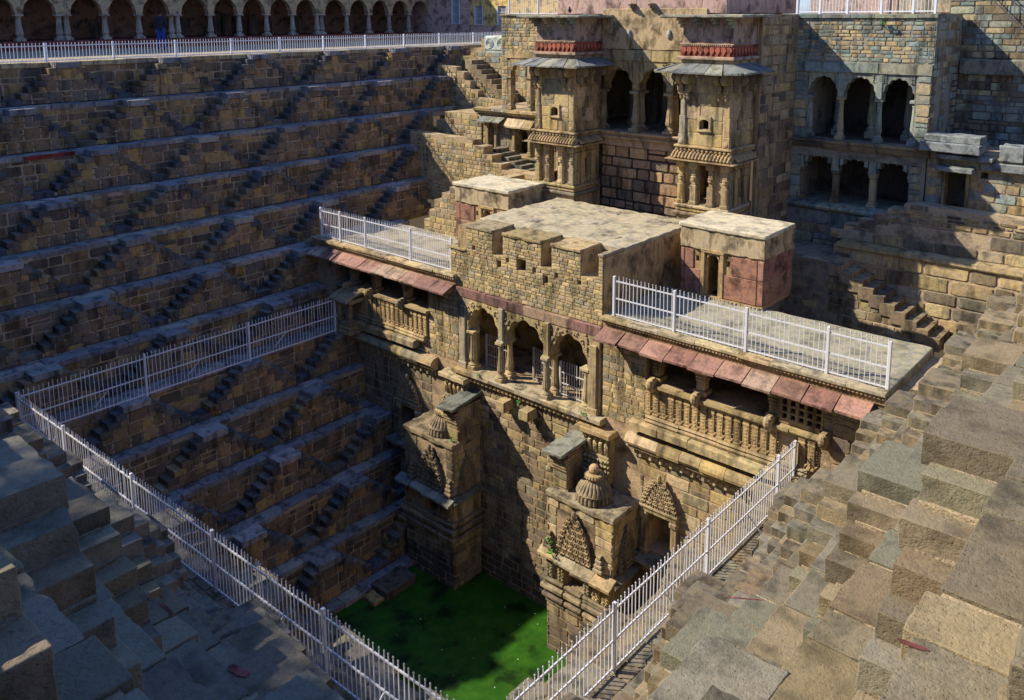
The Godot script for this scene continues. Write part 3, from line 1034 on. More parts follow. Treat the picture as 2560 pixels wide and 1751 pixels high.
	geo(o, "balcony_floor", fl, M.concrete)
	flush(o)
	# doorway shrine in the lower wall: carved gable, lintel, posts, dark recess, projecting slab
	var s := thing("niche_shrine", "carved gable over a dark doorway niche in the wall %s" % ("behind the sunlit fence" if sx > 0 else "left of the domed pier"), "niche", Vector3(X(sx, nx), -13.9, zf))
	var xc := X(sx, nx)
	var gg := Geo.new()
	gg.col = Color(.37, .295, .175)
	gable(gg, xc, -12.45, 1.12, 0.78, zf + 0.05)
	gg.cham(Vector3(xc - 0.58, -12.5, zf - 0.03), Vector3(xc + 0.58, -12.42, zf + 0.16), 0.02)
	geo(s, "carved_gable", gg, M.stone)
	var li := Geo.new()
	li.col = tint("ochre")
	li.cham(Vector3(xc - 0.55, -12.64, zf - 0.1), Vector3(xc + 0.55, -12.5, zf + 0.12), 0.03)
	geo(s, "lintel", li, M.stone)
	for q in [-1, 1]:
		var po := Geo.new()
		po.col = tint("tan")
		po.cham(Vector3(xc + q * 0.44 - 0.09, -13.8, zf - 0.08), Vector3(xc + q * 0.44 + 0.09, -12.62, zf + 0.09), 0.02)
		po.cham(Vector3(xc + q * 0.44 - 0.12, -12.8, zf - 0.08), Vector3(xc + q * 0.44 + 0.12, -12.63, zf + 0.15), 0.04)
		po.cham(Vector3(xc + q * 0.44 - 0.12, -13.84, zf - 0.08), Vector3(xc + q * 0.44 + 0.12, -13.68, zf + 0.12), 0.03)
		geo(s, "door_post", po, M.stone)
	var sl := Geo.new()
	sl.col = tint("slate")
	sl.rough(Vector3(xc - 0.85, -13.98, zf - 0.05), Vector3(xc + 0.8, -13.84, zf + 0.38), 0.03, 0.03, 0.12, nz)
	geo(s, "threshold_slab", sl, M.slate)

# ---------------------------------------------------------------- wall over the water and the two domed piers
func build_base() -> void:
	var o := thing("water_wall", "tall block wall between the two domed piers falling into green water", "wall", Vector3(-15, WATER, -17.6))
	var g := Geo.new()
	g.col = Color(.40, .30, .19)
	g.box(Vector3(-17.66, WATER - 0.4, -17.64), Vector3(-12.34, -10.72, -19.5))
	geo(o, "wall_core", g, M.mortar)
	lay(o, Vector3(0, 0, -17.645), Vector3(0, 0, 1), rect(-16.95, -12.9, WATER - 0.1, -16.25), "damp", {"h": Vector2(0.2, 0.3)})
	lay(o, Vector3(0, 0, -17.645), Vector3(0, 0, 1), rect(-16.95, -12.9, -16.25, -13.8), "wet", {"h": Vector2(0.17, 0.3), "w": Vector2(0.26, 0.58), "d": 0.034})
	lay(o, Vector3(0, 0, -17.645), Vector3(0, 0, 1), rect(-17.3, -12.6, -13.8, -10.98), "tan", {"h": Vector2(0.17, 0.3), "w": Vector2(0.26, 0.55), "pal2": "wet", "share": 0.45, "d": 0.036})
	for x in [-15.62, -14.72]:
		var c := Geo.new()
		c.col = tint("tan")
		c.rough(Vector3(x - 0.17, -11.32, -17.65), Vector3(x + 0.17, -11.0, -17.2), 0.03, 0.02, 0.12, nz)
		geo(o, "corbel_block", c, M.stone)
	flush(o)

func build_pier(sx: float, side_label: String) -> void:
	var x0 := X(sx, 1.77)
	var x1 := X(sx, 3.93)
	var xa := minf(x0, x1)
	var xb := maxf(x0, x1)
	var zf := -16.4
	var o := thing("pier", side_label, "pier", Vector3((x0 + x1) * 0.5, WATER, -17))
	var xc := X(sx, 2.72)
	var niche := span_rect(xc - 0.26, xc + 0.26, -14.95, -14.3)
	var g := Geo.new()
	g.col = Color(.36, .27, .17)
	holed(g, 2, xa + 0.04, xb - 0.04, WATER - 0.4, -12.52, zf - 0.045, zf - 0.3, [niche])
	g.box(Vector3(xa + 0.04, WATER - 0.4, zf - 0.301), Vector3(xb - 0.04, -12.52, -17.62))
	geo(o, "pier_core", g, M.mortar)
	var gh := span_rect(xc - 0.62, xc + 0.62, -14.2, -12.9)
	var lo := {"h": Vector2(0.22, 0.36), "w": Vector2(0.35, 0.7), "d": 0.034, "holes": [gh]}
	lay(o, Vector3(0, 0, zf - 0.05), Vector3(0, 0, 1), rect(xa, xb, WATER - 0.1, -16.3), "damp", {"h": Vector2(0.22, 0.36), "w": Vector2(0.35, 0.7)})
	lay(o, Vector3(0, 0, zf - 0.05), Vector3(0, 0, 1), rect(xa, xb, -16.3, -15.75), "wet", {"h": Vector2(0.22, 0.36), "w": Vector2(0.35, 0.7), "d": 0.034})
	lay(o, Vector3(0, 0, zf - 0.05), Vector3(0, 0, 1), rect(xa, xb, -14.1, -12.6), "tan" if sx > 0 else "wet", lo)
	for s in [-1.0, 1.0]:
		var px := xa + 0.05 if s < 0 else xb - 0.05
		var u0 := -zf if s > 0 else -17.6
		var u1 := 17.6 if s > 0 else zf
		lay(o, Vector3(px, 0, 0), Vector3(s, 0, 0), rect(u0, u1, WATER - 0.1, -15.75), "wet", {"h": Vector2(0.22, 0.36), "w": Vector2(0.35, 0.7), "d": 0.034})
		lay(o, Vector3(px, 0, 0), Vector3(s, 0, 0), rect(u0, u1, -14.1, -12.6), "tan", {"h": Vector2(0.22, 0.36), "w": Vector2(0.35, 0.7), "d": 0.034})
	# stacked mouldings round the foot, in stones
	var e := [[-15.75, -15.55, 0.03], [-15.55, -15.42, 0.10], [-15.42, -15.3, 0.04], [-15.3, -15.14, 0.12], [-15.14, -15.05, 0.05], [-15.05, -14.95, 0.09]]
	for b in e:
		for seg in [[xa - b[2], xc - 0.3], [xc - 0.3, xc + 0.3], [xc + 0.3, xb + b[2]]]:
			var m := Geo.new()
			m.col = tint("wet")
			m.cham(Vector3(seg[0] + 0.006, b[0], zf - 0.2), Vector3(seg[1] - 0.006, b[1] - 0.006, zf + b[2] + rng.randf_range(-0.015, 0.02)), 0.035, 0.008, rng)
			geo(o, "moulding_stone", m, M.stone)
		for s in [-1.0, 1.0]:
			var m2 := Geo.new()
			m2.col = tint("wet")
			var px2 := xa if s < 0 else xb
			m2.cham(Vector3(px2 - s * 0.1, b[0], -17.62), Vector3(px2 + s * b[2], b[1] - 0.006, zf - 0.21), 0.03)
			geo(o, "moulding_stone", m2, M.stone)
	# niche zone: carved posts each side
	for a in [xa + 0.14, xc - 0.42, xc + 0.42, xb - 0.2, xb - 0.5]:
		var po := Geo.new()
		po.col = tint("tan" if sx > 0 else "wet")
		po.cham(Vector3(a - 0.12, -14.95, zf - 0.1), Vector3(a + 0.12, -14.28, zf + 0.03), 0.02)
		carve(po, a - 0.11, a + 0.11, -14.9, -14.33, zf + 0.02, 0.085, 0.06)
		geo(o, "carved_post", po, M.stone)
	# carved side posts on the flank
	for s in [-1.0, 1.0]:
		var po2 := Geo.new()
		po2.col = tint("wet")
		var px3 := xa if s < 0 else xb
		po2.cham(Vector3(px3 - s * 0.08, -14.95, -17.5), Vector3(px3 + s * 0.02, -14.28, zf - 0.25), 0.03)
		geo(o, "flank_panel", po2, M.stone)
	# eave slabs over the niche, broken
	for i in 4:
		var f0 := lerpf(xa - 0.16, xb + 0.12, i / 4.0)
		var f1 := lerpf(xa - 0.16, xb + 0.12, (i + 1) / 4.0) - 0.02
		var dz := rng.randf_range(0.2, 0.36)
		slab6(o, "eave_slab", [Vector3(f0, -14.10, zf - 0.03), Vector3(f1, -14.10, zf - 0.03), Vector3(f1, -14.24 + rng.randf_range(-.03, .03), zf + dz), Vector3(f0, -14.22, zf + dz * rng.randf_range(0.7, 1.2))], Vector3(0, 0.07, 0), tint("slate" if sx < 0 else "ochre"), M.slate)
	slab6(o, "eave_slab", [Vector3(xb - 0.03, -14.10, zf), Vector3(xb - 0.03, -14.10, -17.55), Vector3(xb + 0.2, -14.2, -17.55), Vector3(xb + 0.2, -14.22, zf + 0.15)], Vector3(0, 0.06, 0), tint("grey"), M.slate)
	var ga := Geo.new()
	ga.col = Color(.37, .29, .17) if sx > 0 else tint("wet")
	gable(ga, xc, -14.02, 1.15, 1.14, zf)
	geo(o, "carved_gable", ga, M.stone)
	for s in [-1.0, 1.0]:
		var tu := Geo.new()
		tu.col = tint("wet")
		for q in 4: tu.cham(Vector3(xc + s * 0.82 - 0.15 + q * 0.025, -14.05 + q * 0.12, zf - 0.05), Vector3(xc + s * 0.82 + 0.15 - q * 0.025, -13.95 + q * 0.12, zf + 0.14 - q * 0.02), 0.02)
		geo(o, "carved_turret", tu, M.stone)
	# carved gable on the flank
	var fg := Geo.new()
	fg.col = tint("wet")
	var tmp := Geo.new()
	tmp.col = fg.col
	gable(tmp, 0.0, -14.02, 0.8, 1.0, 0.0)
	fg.merge(tmp, Transform3D(Basis(Vector3.UP, PI * 0.5), Vector3(xb - 0.01, 0, -17.0)))
	geo(o, "flank_gable", fg, M.stone)
	var top := Geo.new()
	top.col = tint("ochre")
	top.rough(Vector3(xa - 0.02, -12.62, -17.62), Vector3(xb + 0.03, -12.45, zf + 0.03), 0.04, 0.03, 0.16, nz)
	geo(o, "top_slab", top, M.render)
	flush(o)
	# ribbed dome
	var dx := X(sx, 2.98 if sx > 0 else 2.62)
	var dz2 := -16.88
	var d := thing("ribbed_dome", "small ribbed stone dome on top of the %s" % ("pier nearer the sunlit fence" if sx > 0 else "half-shaded pier"), "dome", Vector3(dx, -12.45, dz2))
	var dm := Geo.new()
	dm.col = tint("wet")
	dm.lathe(Vector3(dx, -12.46, dz2), [[0.47, 0.0], [0.50, 0.05], [0.475, 0.20], [0.45, 0.22, false], [0.47, 0.25, false], [0.44, 0.36], [0.36, 0.48], [0.25, 0.57], [0.2, 0.60, false]], 72, 24, 0.13)
	geo(d, "dome_body", dm, M.stone)
	var ri := Geo.new()
	ri.col = tint("tan")
	ri.lathe(Vector3(dx, -11.87, dz2), [[0.15, 0.0], [0.26, 0.02], [0.285, 0.07], [0.26, 0.13], [0.14, 0.16]], 60, 20, 0.1)
	geo(d, "ribbed_ring", ri, M.stone)
	if sx > 0:
		var fi := Geo.new()
		fi.col = Color(.46, .33, .2)
		fi.ball(Vector3(dx, -11.63, dz2), Vector3(0.14, 0.14, 0.14), 12, 8)
		geo(d, "finial", fi, M.stone)
	# buttress with its leaning grey slab
	var b := thing("buttress", "stone buttress capped by a rough grey slab beside the %s" % ("finialed dome" if sx > 0 else "half-shaded dome"), "buttress", Vector3(X(sx, 2.0), -12.45, -17))
	var bx0 := X(sx, 1.78)
	var bx1 := X(sx, 2.28)
	var bc := Geo.new()
	bc.col = Color(.33, .25, .15)
	bc.box(Vector3(bx0, -12.46, -17.62), Vector3(bx1, -11.42, -16.68))
	for q in 4: bc.cham(Vector3(minf(bx0, bx1) - 0.02 - 0.015 * q, -11.9 + q * 0.1, -17.6), Vector3(maxf(bx0, bx1) + 0.02, -11.82 + q * 0.1, -16.6 + 0.03 * q), 0.02)
	geo(b, "buttress_core", bc, M.stone)
	lay(b, Vector3(maxf(bx0, bx1), 0, 0), Vector3(1, 0, 0), rect(16.7, 17.55, -12.4, -11.45), "wet", {"d": 0.04})
	lay(b, Vector3(0, 0, -16.68), Vector3(0, 0, 1), rect(minf(bx0, bx1), maxf(bx0, bx1), -12.4, -11.9), "tan", {"d": 0.04})
	var gs := Geo.new()
	gs.col = tint("slate").darkened(0.25)
	var gx := X(sx, 2.03)
	var tilt := Geo.new()
	tilt.col = gs.col
	tilt.rough(Vector3(-0.36, -0.06, -0.68), Vector3(0.36, 0.06, 0.62), 0.035, 0.035, 0.1, nz)
	gs.merge(tilt, Transform3D(Basis.from_euler(Vector3(0.10, -0.05 * sx, 0.10)), Vector3(gx, -11.30, -16.95)))
	geo(b, "cap_slab", gs, M.slate)
	var fig := Geo.new()
	fig.col = tint("tan")
	var fx := minf(bx0, bx1) - 0.12
	for q in 5: fig.ball(Vector3(fx + rng.randf_range(-.06, .06), -12.05 + q * 0.14, -16.75 + rng.randf_range(-.05, .05)), Vector3(0.12, 0.11, 0.11), 7, 5)
	geo(b, "carved_figure", fig, M.stone)
	flush(b)
	# figure panel under the pavilion corner
	var c := thing("figure_panel", "carved panel of small figures under the %s corner of the pavilion" % ("sunlit" if sx > 0 else "shadow-edged"), "carving", Vector3(X(sx, 2.6), -12.2, -17.5))
	var pa := minf(X(sx, 2.18), X(sx, 3.1))
	var pb := pa + 0.92
	var pg := Geo.new()
	pg.col = tint("tan")
	pg.cham(Vector3(pa, -12.3, -17.7), Vector3(pb, -11.5, -17.36), 0.03)
	for q in 5: pg.cham(Vector3(pa - 0.03, -12.25 + q * 0.15, -17.6), Vector3(pb + 0.03, -12.19 + q * 0.15, -17.31), 0.02)
	pg.box(Vector3(pa, -11.5, -17.7), Vector3(pb, -10.95, -17.42))
	geo(c, "panel_block", pg, M.stone)
	var fgs := Geo.new()
	fgs.col = tint("ochre")
	for q in 5:
		var hx := pa + 0.1 + q * 0.18
		fgs.tube(Vector3(hx - 0.03, -11.46, -17.39), Vector3(hx, -11.27, -17.36), 0.025, 0.04, 6)
		fgs.tube(Vector3(hx + 0.04, -11.46, -17.39), Vector3(hx, -11.27, -17.36), 0.025, 0.04, 6)
		fgs.ball(Vector3(hx, -11.2, -17.37), Vector3(0.055, 0.1, 0.05), 7, 5)
		fgs.ball(Vector3(hx + 0.01, -11.05, -17.36), Vector3(0.042, 0.05, 0.045), 7, 5)
		fgs.tube(Vector3(hx, -11.14, -17.35), Vector3(hx + 0.08, -11.22 + 0.1 * (q % 2), -17.33), 0.022, 0.018, 5)
	carve(fgs, pa, pb, -12.2, -11.55, -17.33, 0.12, 0.05)
	geo(c, "figures", fgs, M.stone)
	var cs := Geo.new()
	cs.col = tint("ochre")
	cs.rough(Vector3(pa - 0.1, -10.95, -17.7), Vector3(pb + 0.1, -10.8, -17.22), 0.03, 0.015, 0.14, nz)
	geo(c, "panel_cap", cs, M.stone)

# ---------------------------------------------------------------- the gate pavilion
func build_pavilion() -> void:
	var zf := -17.6
	var o := thing("gate_pavilion", "sunlit brick pavilion with three lobed arches and a flat stained roof", "pavilion", Vector3(-15, -10.55, -19))
	var fl := Geo.new()
	fl.col = Color(.40, .31, .19)
	fl.box(Vector3(-17.7, -10.74, -20.6), Vector3(-12.3, -10.56, -17.45))
	geo(o, "floor", fl, M.stone)
	bar_stones(o, "ledge_slab", -17.75, -12.2, [[-0.25, -10.72], [0.2, -10.72], [0.24, -10.68], [0.24, -10.58], [0.2, -10.545], [-0.25, -10.545]], zf, "ochre", 0.9)
	var sc := Geo.new()
	sc.col = Color(.38, .29, .16)
	sc.box(Vector3(-17.6, -10.9, zf - 0.06), Vector3(-12.3, -10.72, zf + 0.09))
	for i in 33: sc.ball(Vector3(-17.5 + i * 0.16, -10.83, zf + 0.1), Vector3(0.065, 0.08, 0.05), 8, 5)
	geo(o, "scallop_frieze", sc, M.stone)
	for x in [-15.85, -14.15]:
		for z in [zf + 0.06, zf - 0.33]: geo(o, "column", column(x, z, -10.55, -9.34, 0.088, tint("ochre")), M.stone)
		var up := Geo.new()
		up.col = tint("ochre")
		up.cham(Vector3(x - 0.095, -9.35, zf - 0.45), Vector3(x + 0.095, -8.34, zf + 0.1), 0.02)
		up.cham(Vector3(x - 0.15, -9.42, zf - 0.45), Vector3(x + 0.15, -9.3, zf + 0.14), 0.03)
		geo(o, "column_block", up, M.stone)
	for s in [-1.0, 1.0]:
		var x: float = -15.0 + s * 2.42
		var pl := Geo.new()
		pl.col = tint("ochre")
		pl.cham(Vector3(x - 0.2, -10.55, zf - 0.5), Vector3(x + 0.2, -8.34, zf + 0.02), 0.02)
		pl.cham(Vector3(x - 0.12, -10.4, zf), Vector3(x + 0.12, -8.6, zf + 0.07), 0.02)
		pl.cham(Vector3(x - 0.17, -10.55, zf), Vector3(x + 0.17, -10.36, zf + 0.1), 0.02)
		geo(o, "pilaster", pl, M.stone)
		geo(o, "column", column(-15.0 + s * 2.12, zf - 0.1, -10.55, -9.34, 0.1, tint("ochre")), M.stone)
	for e in [[-17.24, -15.94], [-15.76, -14.24], [-14.06, -12.76]]:
		var ar := Geo.new()
		ar.col = tint("tan")
		ar.arch(e[0], e[1], -9.36, -8.49, -8.33, zf - 0.36, zf + 0.02, 5, 0.09)
		geo(o, "lobed_arch", ar, M.stone)
		var sp := Geo.new()
		sp.col = ar.col
		for s in [0, 1]:
			for q in 26:
				var t := rng.randf()
				var yy := lerpf(-8.95, -8.38, rng.randf())
				var lim: float = 0.62 * (1.0 - pow(clampf((yy + 9.36) / 0.95, 0, 1), 1.6))
				var half: float = (e[1] - e[0]) * 0.5
				var inner: float = half * sqrt(maxf(0.0, 1.0 - pow((yy + 9.36) / 0.9, 2.0))) + 0.05
				if inner > half - 0.03: continue
				var xx: float = (e[0] + e[1]) * 0.5 + (1 if s == 0 else -1) * lerpf(inner, half - 0.03, t)
				sp.ball(Vector3(xx, yy, zf + 0.03), Vector3(rng.randf_range(.02, .045), rng.randf_range(.02, .04), 0.03), 6, 4)
		geo(o, "spandrel_carving", sp, M.stone)
	var body := Geo.new()
	body.col = Color(.46, .35, .19)
	# upper block with three notches cut into its front edge; solid behind
	var notch := [[-16.25, -15.85], [-14.43, -14.07], [-13.07, -12.50]]
	var xs := [-17.66, -16.25, -15.85, -14.43, -14.07, -13.07, -12.50, -12.36]
	var wins := [span_rect(-15.32, -14.99, -7.1, -6.76), span_rect(-16.08, -15.92, -7.16, -6.95), span_rect(-14.36, -14.2, -7.28, -7.06), span_rect(-17.05, -16.94, -6.82, -6.68), span_rect(-13.18, -13.06, -7.08, -6.95), span_rect(-13.95, -13.85, -7.05, -6.9), span_rect(-15.72, -15.62, -6.95, -6.82), span_rect(-14.72, -14.62, -7.05, -6.9)]
	for e in notch: wins.append(span_rect(e[0], e[1], -6.82, -6.0))
	holed(body, 2, -17.66, -12.36, -8.06, -6.17, zf - 0.62, zf - 0.045, wins)
	body.box(Vector3(-17.66, -8.06, zf - 0.90), Vector3(-12.36, -6.84, zf - 0.621))
	for i in xs.size() - 1:
		if not (i == 1 or i == 3 or i == 5): body.box(Vector3(xs[i], -6.84, zf - 1.02), Vector3(xs[i + 1], -6.172, zf - 0.622))
		else: body.box(Vector3(xs[i], -6.838, zf - 0.94), Vector3(xs[i + 1], -6.825, zf - 0.622))
	body.box(Vector3(-17.66, -8.06, zf - 1.021), Vector3(-12.36, -6.19, -22.4))
	body.box(Vector3(-17.66, -10.6, -19.9), Vector3(-12.36, -8.061, -22.38))
	body.box(Vector3(-17.66, -10.56, -17.98), Vector3(-17.4, -8.061, -19.91))
	body.box(Vector3(-12.6, -10.56, -17.98), Vector3(-12.36, -8.061, -19.91))
	body.box(Vector3(-17.98, -8.06, zf - 0.05), Vector3(-17.665, -6.9, zf - 1.2))
	geo(o, "pavilion_core", body, M.render)
	lay(o, Vector3(0, 0, zf - 0.05), Vector3(0, 0, 1), rect(-17.97, -12.36, -8.04, -6.9), "brick", {"h": Vector2(0.07, 0.125), "w": Vector2(0.14, 0.28), "gap": 0.014, "d": 0.032, "holes": wins, "name": "brick"})
	lay(o, Vector3(0, 0, zf - 0.05), Vector3(0, 0, 1), rect(-17.3, -12.36, -6.9, -6.19), "brick", {"h": Vector2(0.07, 0.125), "w": Vector2(0.14, 0.28), "gap": 0.014, "d": 0.032, "holes": wins, "name": "brick"})
	# red lintels
	bar_stones(o, "red_lintel", -17.68, -12.36, [[-0.3, -8.34], [0.04, -8.34], [0.05, -8.33], [0.05, -8.07], [0.04, -8.06], [-0.3, -8.06]], zf, "rose", 1.4)
	# parapet crowns and the roof
	for e in [[-17.34, -16.24], [-15.86, -14.42], [-14.08, -13.06], [-12.51, -12.33]]:
		var cp := Geo.new()
		cp.col = tint("ochre")
		cp.rough(Vector3(e[0], -6.20, zf - 1.0), Vector3(e[1], -6.10, zf + 0.01), 0.03, 0.02, 0.15, nz)
		geo(o, "parapet_crown", cp, M.render)
	var rf := Geo.new()
	rf.col = Color(.42, .37, .27)
	rf.rough(Vector3(-17.67, -6.3, -22.42), Vector3(-12.34, -6.115, zf - 0.95), 0.04, 0.035, 0.2, nz)
	geo(o, "flat_roof", rf, M.concrete)
	for e in [[-16.9, -21.2, 0.9, 0.5], [-14.6, -20.4, 0.7, 0.9], [-13.4, -19.3, 0.8, 0.4], [-16.2, -19.4, 0.6, 0.5], [-13.2, -21.6, 0.7, 0.6], [-15.2, -21.8, 1.1, 0.4]]:
		var rp := Geo.new()
		rp.col = Color(.42, .375, .28).darkened(rng.randf() * 0.25)
		rp.rough(Vector3(e[0] - e[2] * 0.5, -6.25, e[1] - e[3] * 0.5), Vector3(e[0] + e[2] * 0.5, -6.108 + rng.randf() * 0.012, e[1] + e[3] * 0.5), 0.03, 0.03, 0.12, nz)
		geo(o, "roof_patch", rp, M.stone)
	var side := Geo.new()
	side.col = Color(.46, .34, .18)
	holed(side, 0, -20.6, zf - 0.06, -8.0, -6.2, -12.362, -12.335, [span_rect(-20.3, -20.1, -6.95, -6.35)])
	geo(o, "side_plaster", side, M.render)
	# corner block at the shaded end
	var cb := Geo.new()
	cb.col = tint("ochre")
	cb.rough(Vector3(-18.0, -6.92, zf - 1.2), Vector3(-17.3, -6.84, zf + 0.02), 0.025, 0.015, 0.15, nz)
	geo(o, "corner_coping", cb, M.stone)
	flush(o)

# ---------------------------------------------------------------- kiosks on the balconies
func build_kiosk(sx: float, label: String) -> void:
	var xa := minf(X(sx, 3.22), X(sx, 5.68))
	var xb := maxf(X(sx, 3.22), X(sx, 5.68))
	var zf := -20.58
	var zb := -22.38
	var o := thing("kiosk", label, "kiosk", Vector3((xa + xb) * 0.5, -7.7, (zf + zb) * 0.5))
	var dc := X(sx, 4.2)
	var door := span_rect(dc - 0.23, dc + 0.23, -7.66, -6.42)
	var n1 := span_rect(dc - 0.52, dc - 0.42, -6.72, -6.56)
	var n2 := span_rect(dc + 0.40, dc + 0.50, -6.72, -6.56)
	var g := Geo.new()
	g.col = Color(.44, .32, .18)
	holed(g, 2, xa, xb, -7.72, -5.8, zf - 0.3, zf - 0.02, [door, n1, n2])
	g.box(Vector3(xa, -7.72, zf - 0.301), Vector3(dc - 0.3, -5.8, zb))
	g.box(Vector3(dc + 0.3, -7.72, zf - 0.301), Vector3(xb, -5.8, zb))
	g.box(Vector3(dc - 0.3, -7.72, zf - 1.3), Vector3(dc + 0.3, -5.8, zb))
	g.box(Vector3(dc - 0.3, -6.3, zf - 0.301), Vector3(dc + 0.3, -5.8, zf - 1.299))
	geo(o, "kiosk_core", g, M.render)
	# red sandstone panels between the frame and the corners
	for e in [[xa, dc - 0.36], [dc + 0.36, xb]]:
		var cutx: float = e[0] + (e[1] - e[0]) * (0.85 if e[0] > dc else 0.2)
		for r in [[-7.62, -6.95], [-6.94, -6.4]]:
			for c in [[e[0] + 0.01, cutx - 0.008], [cutx + 0.008, e[1]]]:
				var top: float = r[1]
				if top > -6.5 and ((c[0] < dc and c[1] > dc - 0.5) or (c[0] > dc and c[0] < dc + 0.5)):
					if c[0] > dc: c[0] = dc + 0.56
					else: c[1] = dc - 0.58
				if c[1] - c[0] < 0.05: continue
				var p := Geo.new()
				p.col = tint("rose").lerp(Color(.36, .19, .13), 0.5)
				p.cham(Vector3(c[0], r[0] + 0.006, zf - 0.05), Vector3(c[1], top, zf + 0.012 + rng.randf_range(0, .012)), 0.012)
				geo(o, "sandstone_panel", p, M.limewash)
	for s in [-1.0, 1.0]:
		var px := xa if s < 0 else xb
		var z := zf - 0.02
		while z > zb + 0.1:
			var w := rng.randf_range(0.6, 0.95)
			if z - w < zb + 0.3: w = z - zb
			for r in [[-7.62, -6.95], [-6.94, -6.36]]:
				var p := Geo.new()
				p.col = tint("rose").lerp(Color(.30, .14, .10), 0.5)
				p.cham(Vector3(px - s * 0.05, r[0] + 0.006, z - w + 0.006), Vector3(px + s * 0.014, r[1], z - 0.006), 0.012)
				geo(o, "sandstone_panel", p, M.limewash)
			z -= w
	# door frame with lobed head
	var f := Geo.new()
	f.col = Color(.44, .32, .16)
	for s in [-1.0, 1.0]:
		f.cham(Vector3(dc + s * 0.23, -7.68, zf - 0.06), Vector3(dc + s * 0.34, -6.36, zf + 0.035), 0.012)
		f.cham(Vector3(dc + s * 0.17, -7.66, zf - 0.12), Vector3(dc + s * 0.235, -6.45, zf - 0.01), 0.01)
	f.cham(Vector3(dc - 0.35, -6.42, zf - 0.06), Vector3(dc + 0.35, -6.32, zf + 0.05), 0.012)
	f.arch(dc - 0.2, dc + 0.2, -6.66, -6.47, -6.40, zf - 0.12, zf - 0.01, 5, 0.12)
	geo(o, "door_frame", f, M.stone)
	var sk := Geo.new()
	sk.col = Color(.40, .30, .15)
	for i in int((xb - xa) / 0.11): sk.cham(Vector3(xa + i * 0.11 + 0.01, -7.74, zf - 0.02), Vector3(xa + i * 0.11 + 0.095, -7.64, zf + 0.06), 0.02)
	sk.box(Vector3(xa - 0.02, -7.665, zf - 0.05), Vector3(xb + 0.02, -7.63, zf + 0.045))
	geo(o, "scalloped_skirting", sk, M.stone)
	var band := Geo.new()
	band.col = Color(.50, .42, .28)
	band.rough(Vector3(xa - 0.03, -6.36, zb), Vector3(xb + 0.03, -5.72, zf + 0.035), 0.03, 0.05, 0.13, nz)
	geo(o, "stained_plaster_band", band, M.render)
	var rf := Geo.new()
	rf.col = Color(.56, .50, .38)
	rf.rough(Vector3(xa - 0.07, -5.80, zb), Vector3(xb + 0.07, -5.66, zf + 0.08), 0.045, 0.02, 0.16, nz)
	geo(o, "flat_roof", rf, M.concrete)

